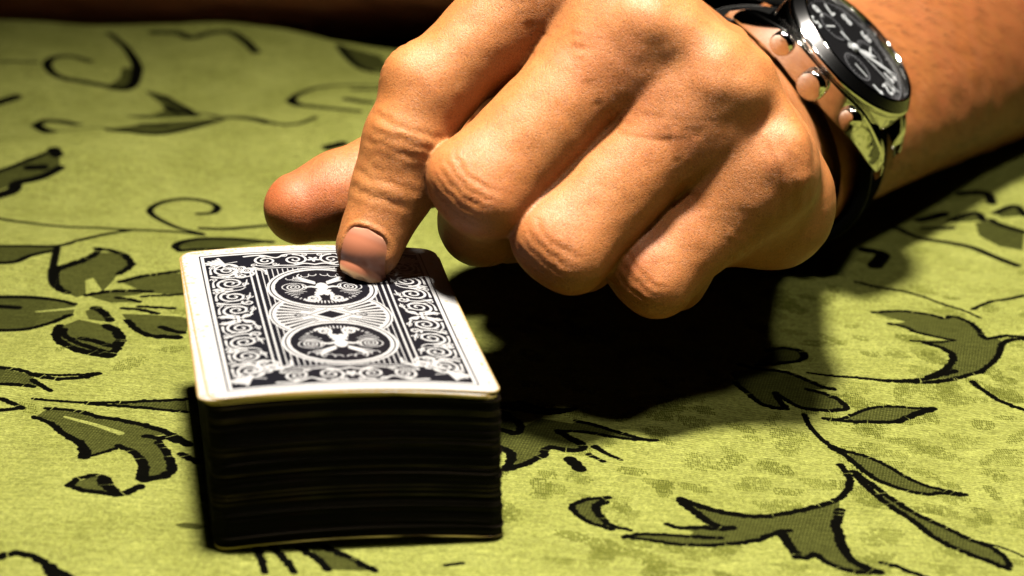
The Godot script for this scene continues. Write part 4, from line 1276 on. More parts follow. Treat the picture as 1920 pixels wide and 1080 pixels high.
func _bones() -> void:
	bone(1, Vector3(6.7, 42.7, -28.3), 8.0, Vector3(12.2, 56.2, -35.8), 9.5, 4.0)
	bone(1, Vector3(12.2, 56.2, -35.8), 9.5, Vector3(14.7, 66.6, -38.8), 10.2, 4.0)
	bone(1, Vector3(14.7, 65.4, -40.9), 8.3, Vector3(19.7, 75.8, -47.1), 9.1, 5.0)
	bone(1, Vector3(14.7, 67.8, -36.7), 8.3, Vector3(19.7, 78.2, -43.0), 9.1, 5.0)
	bone(1, Vector3(19.7, 75.6, -47.4), 9.4, Vector3(52.1, 106.9, -65.0), 11.9, 5.0)
	bone(1, Vector3(19.7, 78.4, -42.6), 9.4, Vector3(52.1, 108.6, -62.1), 11.9, 5.0)
	bone(1, Vector3(15.3, 81.8, -42.4), 6.0, Vector3(15.3, 77.0, -50.5), 6.0, 5.0)
	bone(2, Vector3(31.5, 61.3, -27.7), 9.9, Vector3(67.4, 94.8, -48.1), 11.1, 5.0)
	bone(2, Vector3(35.7, 58.5, -25.3), 9.9, Vector3(69.9, 93.1, -46.6), 11.1, 5.0)
	bone(2, Vector3(31.8, 61.1, -27.6), 9.3, Vector3(31.0, 44.6, -44.7), 7.3, 5.0)
	bone(2, Vector3(35.4, 58.7, -25.4), 9.3, Vector3(34.6, 42.2, -42.6), 7.3, 5.0)
	bone(2, Vector3(32.8, 43.4, -43.7), 9.2, Vector3(41.6, 36.8, -60.4), 8.5, 4.0)
	bone(2, Vector3(34.5, 57.7, -19.5), 6.0, Vector3(27.3, 62.5, -23.8), 6.0, 5.0)
	bone(3, Vector3(51.4, 49.4, -22.9), 9.1, Vector3(84.6, 81.1, -42.6), 10.3, 5.0)
	bone(3, Vector3(55.7, 46.5, -20.7), 9.1, Vector3(87.2, 79.3, -41.3), 10.3, 5.0)
	bone(3, Vector3(51.7, 49.2, -22.8), 8.5, Vector3(55.9, 38.0, -46.3), 7.0, 5.0)
	bone(3, Vector3(55.4, 46.7, -20.9), 8.5, Vector3(59.6, 35.5, -44.4), 7.0, 5.0)
	bone(3, Vector3(57.8, 36.8, -45.3), 8.9, Vector3(65.4, 36.4, -60.3), 8.2, 4.0)
	bone(3, Vector3(54.5, 44.9, -16.0), 6.0, Vector3(47.6, 49.7, -19.5), 6.0, 5.0)
	bone(4, Vector3(73.1, 41.2, -28.4), 7.9, Vector3(99.7, 62.8, -39.9), 10.3, 5.0)
	bone(4, Vector3(77.0, 38.1, -25.9), 7.9, Vector3(102.1, 61.0, -38.3), 10.3, 5.0)
	bone(4, Vector3(73.4, 41.0, -28.2), 7.3, Vector3(79.5, 32.1, -48.4), 6.0, 5.0)
	bone(4, Vector3(76.7, 38.3, -26.0), 7.3, Vector3(82.9, 29.4, -46.2), 6.0, 5.0)
	bone(4, Vector3(81.2, 30.7, -47.3), 7.9, Vector3(87.5, 32.7, -61.0), 7.4, 4.0)
	bone(4, Vector3(75.6, 36.9, -22.5), 6.0, Vector3(70.0, 41.4, -26.2), 6.0, 5.0)
	bone(5, Vector3(-14.0, 36.8, -70.1), 9.4, Vector3(-3.7, 39.4, -74.3), 10.9, 4.0)
	bone(5, Vector3(-3.7, 39.4, -74.3), 10.9, Vector3(7.0, 43.1, -80.0), 10.8, 4.0)
	bone(5, Vector3(7.0, 43.1, -80.0), 10.6, Vector3(36.4, 40.6, -111.3), 12.0, 4.0)
	bone(5, Vector3(36.4, 40.6, -111.3), 12.0, Vector3(79.4, 54.9, -127.7), 15.0, 6.0)
	bone(0, Vector3(52.1, 107.7, -63.5), 12.6, Vector3(92.4, 58.7, -131.3), 12.0, 12.0)
	bone(0, Vector3(68.6, 93.9, -47.4), 12.2, Vector3(98.3, 52.8, -127.9), 12.0, 12.0)
	bone(0, Vector3(85.9, 80.2, -42.0), 11.8, Vector3(104.4, 46.9, -124.5), 12.0, 12.0)
	bone(0, Vector3(100.9, 61.9, -39.1), 11.6, Vector3(110.0, 39.7, -121.7), 12.0, 12.0)
	bone(0, Vector3(60.7, 98.3, -59.8), 11.6, Vector3(95.6, 55.3, -131.1), 11.5, 12.0)
	bone(0, Vector3(78.6, 84.3, -51.1), 11.6, Vector3(101.6, 49.0, -128.6), 11.5, 12.0)
	bone(0, Vector3(94.8, 68.2, -47.0), 11.5, Vector3(107.4, 42.6, -125.0), 11.5, 12.0)
	bone(0, Vector3(43.3, 82.1, -58.8), 9.5, Vector3(55.8, 96.8, -57.1), 10.5, 8.0)
	bone(0, Vector3(62.9, 69.9, -51.9), 7.5, Vector3(71.2, 82.1, -47.0), 11.2, 8.0)
	bone(0, Vector3(84.2, 56.8, -48.9), 8.0, Vector3(90.7, 68.1, -43.7), 10.8, 8.0)
	bone(0, Vector3(71.2, 82.1, -47.0), 10.5, Vector3(78.6, 84.3, -51.1), 11.0, 10.0)
	bone(0, Vector3(90.7, 68.1, -43.7), 10.2, Vector3(94.8, 68.2, -47.0), 11.0, 10.0)
	bone(0, Vector3(57.2, 65.8, -108.3), 12.0, Vector3(47.2, 45.8, -113.3), 11.0, 10.0)
	bone(0, Vector3(52.1, 107.7, -63.5), 11.0, Vector3(57.2, 65.8, -108.3), 12.0, 10.0)
	bone(0, Vector3(42.8, 72.4, -78.7), 13.0, Vector3(57.2, 65.8, -108.3), 12.0, 10.0)
	bone(0, Vector3(42.8, 72.4, -78.7), 12.0, Vector3(36.4, 40.6, -111.3), 11.0, 10.0)
	bone(0, Vector3(91.6, 45.4, -44.4), 9.5, Vector3(104.9, 47.8, -55.1), 13.0, 10.0)
	bone(0, Vector3(106.6, 46.0, -57.6), 13.0, Vector3(108.2, 37.1, -109.9), 14.0, 12.0)
	bone(0, Vector3(65.8, 64.4, -79.8), 15.0, Vector3(98.9, 38.2, -136.2), 16.0, 10.0)
	bone(0, Vector3(86.7, 50.5, -67.9), 15.0, Vector3(104.7, 34.0, -128.0), 16.0, 10.0)
	bone(0, Vector3(43.6, 44.0, -115.9), 11.0, Vector3(92.0, 48.9, -133.9), 15.0, 10.0)
	bone(0, Vector3(71.8, 98.7, -36.0), 2.6, Vector3(81.0, 95.2, -38.3), 3.2, 4.0)
	bone(0, Vector3(81.0, 95.2, -38.3), 3.2, Vector3(90.1, 91.3, -38.1), 3.2, 4.0)
	bone(0, Vector3(88.6, 86.2, -31.8), 2.4, Vector3(95.1, 83.8, -34.2), 3.0, 4.0)
	bone(0, Vector3(95.1, 83.8, -34.2), 3.0, Vector3(100.6, 79.9, -38.0), 3.0, 4.0)
	bone(0, Vector3(103.5, 68.1, -28.8), 2.2, Vector3(104.5, 71.7, -31.8), 2.8, 4.0)
	bone(0, Vector3(104.5, 71.7, -31.8), 2.8, Vector3(105.0, 74.1, -34.9), 2.8, 4.0)
	bone(0, Vector3(98.2, 78.4, -101.2), 1.3, Vector3(98.1, 86.8, -40.1), 1.6, 4.0)
	bone(0, Vector3(98.1, 86.8, -40.1), 1.6, Vector3(103.3, 78.1, -36.8), 1.6, 4.0)
	bone(0, Vector3(103.3, 78.1, -36.8), 1.6, Vector3(106.9, 71.4, -31.3), 1.6, 4.0)
	bone(0, Vector3(106.9, 71.4, -31.3), 1.6, Vector3(108.4, 64.8, -28.4), 1.6, 4.0)
	bone(0, Vector3(81.7, 95.1, -36.6), 1.1, Vector3(87.6, 91.0, -33.6), 1.4, 4.0)
	bone(0, Vector3(87.6, 91.0, -33.6), 1.4, Vector3(94.5, 88.2, -35.2), 1.4, 4.0)
	var w := WATCH_AT - ax_out * 36.0
	var arm := ARM_DIR
	for s in [-1.0, 1.0]:
		bone(0, w + ax_across * (10.0 * s - 3.0) + ax_hand * 15.0 - ax_out * 5.0, 17.5, w + ax_across * 10.5 * s + arm * 20.0, 22.0, 10.0)

var ARM_DIR := Vector3(0.52, -0.02, -0.85).normalized()

var creases := []     # [point, axis, dorsal, lateral, offsets, depth, half width, sigma]

func _crease(p: Vector3, axis: Vector3, dorsal: Vector3, offs: Array, depth: float, half: float, sigma: float) -> void:
	axis = axis.normalized()
	dorsal = (dorsal - axis * dorsal.dot(axis)).normalized()
	creases.append([p, axis, dorsal, axis.cross(dorsal), offs, depth, half, sigma])

func _joint_creases(a: Vector3, j: Vector3, b: Vector3, offs: Array, depth: float, half: float, sigma: float) -> void:
	var d0 := (j - a).normalized()
	var d1 := (b - j).normalized()
	_crease(j, d0 + d1, d0 - d1, offs, depth, half, sigma)

var nail_at: Vector3
var nail_axis: Vector3
var nail_out: Vector3
var nail_side: Vector3
const NAIL_W := 5.3
const NAIL_L := 5.8

func _person() -> void:
	_frame()
	_bones()
	_pack_bones()
	_creases_and_nail()
	var made := _mesh_hand(FINE)
	var v: PackedVector3Array = made[0]
	var idx: PackedInt32Array = made[1]
	var nr := smooth_normals(v, idx)
	var col := PackedColorArray()
	col.resize(v.size())
	var nl := noise(31, 0.09, 2)
	var nm := noise(32, 0.35, 2)
	var nw := noise(33, 0.22, 2)
	for i in v.size():
		var p := v[i]
		var n := nr[i]
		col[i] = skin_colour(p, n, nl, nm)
		v[i] = p + n * relief(p, n, nl, nw)
	_forearm_tube(v, idx, col, nl, nm)
	nr = smooth_normals(v, idx)
	var scaled := PackedVector3Array()
	scaled.resize(v.size())
	for i in v.size():
		scaled[i] = v[i] * MM
	skin_mat = StandardMaterial3D.new()
	skin_mat.resource_name = "skin"
	skin_mat.vertex_color_use_as_albedo = true
	skin_mat.roughness = 0.55
	skin_mat.metallic_specular = 0.36
	skin_mat.subsurf_scatter_enabled = true
	skin_mat.subsurf_scatter_strength = 0.1
	skin_mat.uv1_triplanar = true
	skin_mat.uv1_scale = Vector3.ONE * 54.0
	var fine_lines := _skin_relief()
	skin_mat.albedo_texture = _skin_lines(fine_lines)
	skin_mat.heightmap_enabled = true
	skin_mat.heightmap_texture = fine_lines
	skin_mat.heightmap_scale = 0.024
	var person := thing("person", "person's tanned left hand pressing the deck with the index finger, other forearm behind", "person")
	part("hand", array_mesh(scaled, idx, PackedVector2Array(), col, nr), skin_mat, person)
	_hairs(person.get_node("hand"), v, nr)
	_nail(person.get_node("hand"))
	_far_arm(person, nl, nm)

# crossing sets of fine broken lines, as on the back of a hand
func _skin_relief() -> ImageTexture:
	var n := 640
	var wa := noise(41, 0.012, 2).get_seamless_image(n, n).get_data()
	var wb := noise(42, 0.02, 2).get_seamless_image(n, n).get_data()
	var wc := noise(43, 0.05, 2).get_seamless_image(n, n).get_data()
	var out := PackedByteArray()
	out.resize(n * n)
	var fam := [[13, 19, 1.0], [-17, 12, 0.9], [22, -3, 0.7], [5, 31, 0.45]]
	for y in n:
		for x in n:
			var i := y * n + x
			var a := wa[i] / 255.0
			var b := wb[i] / 255.0
			var c := wc[i] / 255.0
			var v := 1.0
			for k in 4:
				var f: Array = fam[k]
				var ph: float = (f[0] * x + f[1] * y) / float(n) + (a * 3.2 if k % 2 == 0 else b * 2.6) + k * 0.37
				var t := absf(fposmod(ph, 1.0) - 0.5) * 2.0
				var gate := clampf((c if k % 2 == 0 else 1.0 - c) * 2.6 - 0.55, 0.0, 1.0)
				v -= f[2] * 0.55 * gate * smoothstep(0.62, 0.97, t)
			out[i] = int(clampf(v * 0.9 + 0.1 * c, 0.0, 1.0) * 255.0)
	var im := Image.create_from_data(n, n, false, Image.FORMAT_L8, out)
	im.convert(Image.FORMAT_RGB8)
	return ImageTexture.create_from_image(im)

# skin is a little darker down in its fine lines
func _skin_lines(t: ImageTexture) -> ImageTexture:
	var im: Image = t.get_image()
	im.convert(Image.FORMAT_RGBA8)
	var over := Image.create_empty(im.get_width(), im.get_height(), false, Image.FORMAT_RGBA8)
	over.fill(Color(1.0, 0.98, 0.96, 0.56))
	im.blend_rect(over, Rect2i(Vector2i.ZERO, im.get_size()), Vector2i.ZERO)
	im.convert(Image.FORMAT_RGB8)
	return ImageTexture.create_from_image(im)

func relief(p: Vector3, n: Vector3, nl: FastNoiseLite, nw: FastNoiseLite) -> float:
	var d := 0.22 * nl.get_noise_3dv(p)
	for c in creases:
		var q: Vector3 = p - c[0]
		if absf(q.x) > 16.0 or absf(q.y) > 16.0 or absf(q.z) > 16.0:
			continue
		var up := n.dot(c[2])
		if up < 0.0:
			continue
		var s: float = q.dot(c[3])
		var half: float = c[6]
		var side := 1.0 - smoothstep(half * 0.55, half, absf(s))
		if side <= 0.0:
			continue
		var t: float = q.dot(c[1]) + 0.7 * nw.get_noise_3dv(p) + 0.012 * s * s
		var sig: float = c[7]
		var k := 0
		for o in c[4]:
			var e: float = (t - o) / sig
			if absf(e) < 4.0:
				var g := exp(-e * e)
				# a fold: a groove with a swelling beside it
				var wob := 0.8 + 0.5 * nw.get_noise_3d(s * 0.9 + k * 17.0, o * 9.0, k * 3.0)
				d -= c[5] * side * minf(1.0, up * 1.6) * wob * (g - 0.45 * exp(-pow((absf(e) - 2.1) / 1.0, 2.0)))
			k += 1
	# bed of the fingernail and the fold of skin round it
	var r := p - nail_at
	if r.length_squared() < 170.0 and n.dot(nail_out) > 0.0:
		var u := r.dot(nail_side) / NAIL_W
		var w := r.dot(nail_axis) / NAIL_L
		var rad := pow(pow(absf(u), 3.2) + pow(absf(w), 3.2), 1.0 / 3.2)
		d -= 0.55 * (1.0 - smoothstep(0.92, 1.04, rad))
		if w < 0.75:
			d += 0.42 * exp(-pow((rad - 1.14) / 0.10, 2.0))
	return d

func skin_colour(p: Vector3, n: Vector3, nl: FastNoiseLite, nm: FastNoiseLite) -> Color:
	var c := Vector3(0.252, 0.095, 0.027)
	var red := Vector3(0.235, 0.068, 0.021)
	var pale := Vector3(0.282, 0.126, 0.044)
	var t := 0.5 * nl.get_noise_3dv(p * 0.7) + 0.25 * nm.get_noise_3dv(p)
	c = c.lerp(red, clampf(t, 0.0, 1.0)).lerp(pale, clampf(-t, 0.0, 1.0))
	for f in flush_and_highlight:
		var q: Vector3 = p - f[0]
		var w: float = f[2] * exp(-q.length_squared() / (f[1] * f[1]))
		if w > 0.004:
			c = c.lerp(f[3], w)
	return Color(c.x, c.y, c.z)

var flush_and_highlight := []      # [point, reach, share, colour]

# the forearm, from under the watch strap out of the picture
func _forearm_tube(v: PackedVector3Array, idx: PackedInt32Array, col: PackedColorArray, nl: FastNoiseLite, nm: FastNoiseLite) -> void:
	var w := WATCH_AT - ax_out * 36.0
	var along := ARM_DIR
	var side := (ax_across - along * ax_across.dot(along)).normalized()
	var out := along.cross(side)
	if out.dot(ax_out) < 0.0:
		out = -out
	var n := 96
	var rows := 120
	var base := v.size()
	for j in rows:
		var t := -11.0 + 278.0 * j / (rows - 1)
		var f := clampf(t / 250.0, 0.0, 1.0)
		var a := lerpf(33.0, 46.0, smoothstep(0.0, 1.0, f))
		var b := lerpf(23.4, 39.0, smoothstep(0.0, 0.9, f))
		for i in n:
			var g := TAU * i / n
			var d := side * cos(g) * a + out * sin(g) * b
			var p := w + along * t + d
			p += d.normalized() * (0.5 * nl.get_noise_3dv(p) + 0.12 * nm.get_noise_3dv(p * 1.5))
			v.append(p)
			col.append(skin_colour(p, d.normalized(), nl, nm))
	var flip := side.cross(out).dot(along) > 0.0
	for j in rows - 1:
		for i in n:
			var a2 := base + j * n + i
			var b2 := base + j * n + (i + 1) % n
			if flip:
				idx.append_array(PackedInt32Array([a2, a2 + n, b2, b2, a2 + n, b2 + n]))
			else:
				idx.append_array(PackedInt32Array([a2, b2, a2 + n, b2, b2 + n, a2 + n]))
	var end := v.size()
	v.append(w + along * 272.0)
	col.append(col[end - 1])
	for i in n:
		var e0 := base + (rows - 1) * n + i
		var e1 := base + (rows - 1) * n + (i + 1) % n
		idx.append_array(PackedInt32Array([e0, end, e1] if flip else [e0, e1, end]))

func _far_arm(person: Node3D, nl: FastNoiseLite, nm: FastNoiseLite) -> void:
	var a := Vector3(-241.5, -1.3, -452.6)
	var b := Vector3(101.7, 5.6, -482.2)
	var along := (b - a).normalized()
	var side := along.cross(Vector3.UP).normalized()
	var up := side.cross(along)
	var v := PackedVector3Array()
	var col := PackedColorArray()
	var idx := PackedInt32Array()
	var n := 64
	var rows := 60
	for j in rows:
		var f := float(j) / (rows - 1)
		var c := a.lerp(b, f)
		var ends := sqrt(clampf(minf(f, 1.0 - f) / 0.06, 0.0, 1.0))
		var ra := lerpf(40.0, 33.0, f) * ends
		var rb := lerpf(36.0, 29.0, f) * ends
		for i in n:
			var g := TAU * i / n
			var p := c + side * cos(g) * ra + up * sin(g) * rb
			p += (p - c).normalized() * 0.6 * nl.get_noise_3dv(p) * ends
			v.append(p * MM)
			col.append(skin_colour(p, up, nl, nm))
	for j in rows - 1:
		for i in n:
			var p0 := j * n + i
			var p1 := j * n + (i + 1) % n
			idx.append_array(PackedInt32Array([p0, p0 + n, p1, p1, p0 + n, p1 + n]))
	part("forearm", array_mesh(v, idx, PackedVector2Array(), col), skin_mat, person)

# fine dark hairs lying along the forearm and the side of the hand
func _hairs(hand: Node3D, v: PackedVector3Array, nr: PackedVector3Array) -> void:
	var rng := RandomNumberGenerator.new()
	rng.seed = 61
	var pts := PackedVector3Array()
	var idx := PackedInt32Array()
	var made := 0
	var along := -ARM_DIR
	while made < 2200:
		var i := rng.randi_range(v.size() - 1 - 96 * 110, v.size() - 1 - 96 * 20)
		var n := nr[i]
		if n.dot(ax_out) < -0.35:
			continue
		made += 1
		var p := v[i] - n * 0.1
		var d := (ax_across * rng.randf_range(0.1, 0.9) - along * rng.randf_range(0.2, 0.9)).normalized()
		d = (d - n * d.dot(n)).normalized()
		var side := d.cross(n) * 0.06
		var l := rng.randf_range(4.0, 9.0)
		var base := pts.size()
		for k in 4:
			var f := k / 3.0
			var q := p + d * l * f + n * (1.5 * f * (1.2 - f)) - Vector3(0, 0.6 * f * f, 0)
			pts.append((q - side * (1.0 - f * 0.8)) * MM)
			pts.append((q + side * (1.0 - f * 0.8)) * MM)
		for k in 3:
			var a := base + k * 2
			idx.append_array(PackedInt32Array([a, a + 1, a + 2, a + 1, a + 3, a + 2]))
	var o := part("arm_hair", array_mesh(pts, idx), mat(Color(0.012, 0.006, 0.003), 0.5, 0.0, 0.3), hand)
	o.set_meta("kind", "stuff")

func _nail(hand: Node3D) -> void:
	var rows := []
	var v := PackedVector3Array()
	var col := PackedColorArray()
	var nu := 18
	var nv := 22
	for j in nv + 1:
		var w := lerpf(-1.0, 1.0, float(j) / nv)
		var half := pow(1.0 - pow(absf(w), 3.2), 1.0 / 3.2) if absf(w) < 1.0 else 0.0
		half = maxf(half, 0.02)
		for i in nu + 1:
			var u := lerpf(-1.0, 1.0, float(i) / nu) * half
			# the plate follows the finger's surface across, and runs on straight at the tip
			var ww := minf(w, 0.45)
			var p := nail_at + nail_side * u * NAIL_W + nail_axis * ww * NAIL_L + nail_out * 5.0
			for k in 12:
				p -= nail_out * field(p, all_list) * 0.8
			p += nail_axis * (w - ww) * NAIL_L * 1.06
			if w > ww:
				p -= nail_out * (w - ww) * (w - ww) * 3.6
			p += nail_out * (0.34 - 0.35 * u * u)
			v.append(p * MM)
			var pink := Color(0.195, 0.074, 0.042)
			var moon := Color(0.24, 0.115, 0.075)
			var tipc := Color(0.25, 0.15, 0.078)
			var c := pink.lerp(moon, smoothstep(-0.55, -0.85, w))
			c = c.lerp(tipc, smoothstep(0.72, 0.86, w + 0.16 * u * u))
			col.append(c)
	var idx := PackedInt32Array()
	var s := nu + 1
	var flip := nail_side.cross(nail_axis).dot(nail_out) > 0.0
	for j in nv:
		for i in nu:
			var a := j * s + i
			if flip:
				idx.append_array(PackedInt32Array([a, a + s, a + 1, a + 1, a + s, a + s + 1]))
			else:
				idx.append_array(PackedInt32Array([a, a + 1, a + s, a + 1, a + s + 1, a + s]))
	var m := mat(Color(1, 1, 1), 0.3, 0.0, 0.45)
	m.vertex_color_use_as_albedo = true
	m.resource_name = "fingernail"
	part("fingernail", array_mesh(v, idx, PackedVector2Array(), col), m, hand)

func _creases_and_nail() -> void:
	_joint_creases(Vector3(52.1, 107.7, -63.5), Vector3(19.7, 77.0, -45.0), Vector3(14.7, 66.6, -38.8), [-5.0, -2.6, -0.4, 1.8, 4.2], 0.15, 9.5, 0.60)
	_joint_creases(Vector3(68.6, 93.9, -47.4), Vector3(33.6, 59.9, -26.5), Vector3(32.8, 43.4, -43.7), [-6.0, -3.8, -1.8, 0.4, 2.8], 0.16, 9.5, 0.42)
	_joint_creases(Vector3(85.9, 80.2, -42.0), Vector3(53.5, 48.0, -21.8), Vector3(57.8, 36.8, -45.3), [-6.0, -3.6, -1.4, 1.0, 3.4], 0.16, 9.0, 0.42)
	_joint_creases(Vector3(100.9, 61.9, -39.1), Vector3(75.1, 39.6, -27.1), Vector3(81.2, 30.7, -47.3), [-5.4, -3.2, -1.0, 1.2, 3.2], 0.15, 8.0, 0.42)
	_crease(Vector3(12.2, 56.2, -35.8), Vector3(-0.312, -0.868, 0.386), Vector3(-0.256, 0.496, 0.880), [-8.5, -6.2, -4.4, -2.6, -0.9, 1.0, 5.2], 0.22, 11.0, 0.80)
	_crease(Vector3(13.6, 63.6, -32.2), Vector3(-0.312, -0.868, 0.386), Vector3(-0.256, 0.496, 0.880), [-7.0, -4.0, -1.5], 0.18, 11.0, 0.80)
	_crease(Vector3(109.5, 66.1, -28.6), Vector3(0.960, 0.261, -0.102), Vector3(0.597, 0.295, 0.746), [-6.5, -3.2, 0.6, 4.0, 6.5], 0.11, 13.0, 0.90)
	_crease(Vector3(98.6, 48.0, -26.8), Vector3(0.568, 0.766, -0.301), Vector3(0.510, -0.449, 0.734), [-3.0, 0.0, 2.6], 0.07, 9.0, 0.70)
	nail_at = Vector3(5.6, 42.9, -22.0)
	nail_axis = Vector3(-0.333, -0.826, 0.455)
	nail_out = Vector3(-0.236, 0.540, 0.808)
	nail_side = nail_axis.cross(nail_out)
	flush_and_highlight.append([Vector3(63.6, 87.0, -36.1), 13.0, 0.45, Vector3(0.211, 0.058, 0.020)])
	flush_and_highlight.append([Vector3(81.8, 75.0, -32.4), 13.0, 0.45, Vector3(0.211, 0.058, 0.020)])
	flush_and_highlight.append([Vector3(99.7, 55.9, -31.4), 14.0, 0.35, Vector3(0.211, 0.061, 0.020)])
	flush_and_highlight.append([Vector3(48.1, 92.1, -48.8), 12.0, 0.35, Vector3(0.211, 0.061, 0.020)])
	flush_and_highlight.append([Vector3(33.6, 59.9, -26.5), 11.0, 0.55, Vector3(0.224, 0.065, 0.024)])
	flush_and_highlight.append([Vector3(53.5, 48.0, -21.8), 11.0, 0.60, Vector3(0.224, 0.061, 0.024)])
	flush_and_highlight.append([Vector3(75.1, 39.6, -27.1), 10.0, 0.60, Vector3(0.224, 0.061, 0.024)])
	flush_and_highlight.append([Vector3(19.7, 77.0, -45.0), 13.0, 0.25, Vector3(0.224, 0.082, 0.031)])
	flush_and_highlight.append([Vector3(68.6, 93.9, -47.4), 15.0, 0.35, Vector3(0.272, 0.136, 0.061)])  # here and next two: pale knuckle highlights painted into the skin colour
	flush_and_highlight.append([Vector3(85.9, 80.2, -42.0), 15.0, 0.40, Vector3(0.286, 0.143, 0.068)])
	flush_and_highlight.append([Vector3(100.9, 61.9, -39.1), 14.0, 0.40, Vector3(0.279, 0.136, 0.061)])
	flush_and_highlight.append([Vector3(-14.0, 36.8, -70.1), 22.0, 0.65, Vector3(0.204, 0.042, 0.015)])
	flush_and_highlight.append([Vector3(206.1, 64.6, -236.8), 120.0, 0.85, Vector3(0.128, 0.039, 0.011)])
	flush_and_highlight.append([Vector3(6.7, 42.7, -28.3), 14.0, 0.30, Vector3(0.224, 0.095, 0.034)])


# ------------------------------------------------------------------ wristwatch

func _watch() -> void:
	steel = mat(Color(0.62, 0.61, 0.59), 0.07, 1.0)
	steel.resource_name = "polished_steel"
	satin_steel = mat(Color(0.05, 0.05, 0.052), 0.25, 1.0)
	satin_steel.resource_name = "brushed_steel"
	black_leather = mat(Color(0.003, 0.003, 0.003), 0.7, 0.0, 0.06)
	black_leather.specular_mode = BaseMaterial3D.SPECULAR_DISABLED
	black_leather.resource_name = "black_leather"
	var w := thing("wristwatch", "steel chronograph wristwatch with black dial and black strap on the wrist", "wristwatch")
	w.transform = Transform3D(Basis(ax_hand, ax_across, ax_out).scaled_local(Vector3.ONE * 1.17), WATCH_AT * MM)
	# local axes: x to the crown, y to twelve o'clock, z out of the dial
	var case_ := part("case", lathe([Vector2(0.1, -10.6), Vector2(15.0, -10.6), Vector2(18.2, -9.6), Vector2(19.4, -8.4), Vector2(19.6, -6.5), Vector2(19.6, -4.0), Vector2(19.2, -3.0), Vector2(17.5, -2.6)], 96), steel, w)
	for sx in [1.0, -1.0]:
		part("case_flank", _flank(sx), steel, case_)
	var bez := part("bezel", lathe([Vector2(19.0, -3.0), Vector2(19.7, -2.7), Vector2(19.9, -2.2), Vector2(19.75, -1.7), Vector2(19.4, -1.4)], 96), steel, w)
	part("bezel_slope", lathe([Vector2(19.4, -1.4), Vector2(19.2, -1.2), Vector2(17.9, 0.5), Vector2(17.75, 0.62)], 96), satin_steel, bez)
	part("bezel_rim", lathe([Vector2(17.75, 0.62), Vector2(17.55, 0.85), Vector2(17.25, 0.9), Vector2(17.0, 0.75), Vector2(16.8, 0.3), Vector2(16.6, -1.4)], 96), steel, bez)
	var black := mat(Color(0.003, 0.003, 0.0035), 0.9, 0.0, 0.1)
	black.resource_name = "black_dial"
	var white := mat(Color(0.2, 0.21, 0.225), 0.5, 0.0, 0.3)
	white.resource_name = "white_print"
	var grey := mat(Color(0.06, 0.062, 0.07), 0.6, 0.0, 0.3)
	grey.resource_name = "grey_print"
	var dial := part("dial", lathe([Vector2(0.02, -1.2), Vector2(16.7, -1.2), Vector2(16.7, -1.5), Vector2(0.02, -1.5)], 72), black, w)
	# minute marks round the edge
	var marks := SurfaceTool.new()
	marks.begin(Mesh.PRIMITIVE_TRIANGLES)
	for i in 120:
		var a := TAU * i / 120.0
		var long := 1.5 if i % 10 == 0 else 1.1 if i % 2 == 0 else 0.7
		_bar(marks, Vector2(sin(a), cos(a)) * (15.9 - long), Vector2(sin(a), cos(a)) * 15.9, 0.16 if i % 10 else 0.3, -1.17)
	part("minute_track", marks.commit(), grey, dial)
	var rim := SurfaceTool.new()
	rim.begin(Mesh.PRIMITIVE_TRIANGLES)
	_ring_flat(rim, Vector2.ZERO, 16.0, 16.2, -1.165, 72)
	part("track_ring", rim.commit(), grey, dial)
	for num in [12, 1, 5, 6, 7, 8, 9, 11]:
		var a: float = TAU * num / 12.0
		var t := TextMesh.new()
		t.text = str(num)
		var f := SystemFont.new()
		f.font_names = PackedStringArray(["Droid Sans"])
		f.font_weight = 700
		t.font = f
		t.font_size = 48
		t.pixel_size = 0.0029 / 48.0
		t.depth = 0.00008
		t.curve_step = 1.0
		var o := part("numeral", t, white, dial)
		var r := 12.6
		o.position = Vector3(sin(a) * r, cos(a) * r, -1.14) * MM
	# three small counters
	for q in [[2.0, 0.0], [6.0, 1.9], [10.0, 4.4]]:
		var a: float = TAU * q[0] / 12.0
		var c := Vector2(sin(a), cos(a)) * 7.3
		var sub := part("subdial", lathe([Vector2(0.02, -1.13), Vector2(4.3, -1.13), Vector2(4.5, -1.08), Vector2(4.7, -1.13), Vector2(4.7, -1.25), Vector2(0.02, -1.25)], 40, Vector3(c.x, c.y, 0)), black, dial)
		var st := SurfaceTool.new()
		st.begin(Mesh.PRIMITIVE_TRIANGLES)
		_ring_flat(st, c, 4.05, 4.22, -1.10, 40)
		for i in 24:
			var b := TAU * i / 24.0
			_bar(st, c + Vector2(sin(b), cos(b)) * (3.3 if i % 6 else 2.8), c + Vector2(sin(b), cos(b)) * 3.95, 0.16, -1.10)
		part("counter_marks", st.commit(), grey, sub)
		var hs := SurfaceTool.new()
		hs.begin(Mesh.PRIMITIVE_TRIANGLES)
		_bar(hs, c - Vector2(sin(q[1]), cos(q[1])) * 0.9, c + Vector2(sin(q[1]), cos(q[1])) * 3.3, 0.42, -0.95)
		part("counter_hand", hs.commit(), white, sub)
	# main hands, as in the picture: a little before eleven
	var hh := SurfaceTool.new()
	hh.begin(Mesh.PRIMITIVE_TRIANGLES)
	_sword(hh, -0.93, 9.0, 1.25, -0.75)
	part("hour_hand", hh.commit(), white, w)
	var mh := SurfaceTool.new()
	mh.begin(Mesh.PRIMITIVE_TRIANGLES)
	_sword(mh, -0.60, 14.3, 1.05, -0.55)
	part("minute_hand", mh.commit(), white, w)
	var sh := SurfaceTool.new()
	sh.begin(Mesh.PRIMITIVE_TRIANGLES)
	var sd := Vector2(sin(-0.06), cos(-0.06))
	_bar(sh, sd * -5.0, sd * 15.0, 0.22, -0.32)
	_bar(sh, sd * -5.2, sd * -2.4, 0.75, -0.32)
	part("second_hand", sh.commit(), white, w)
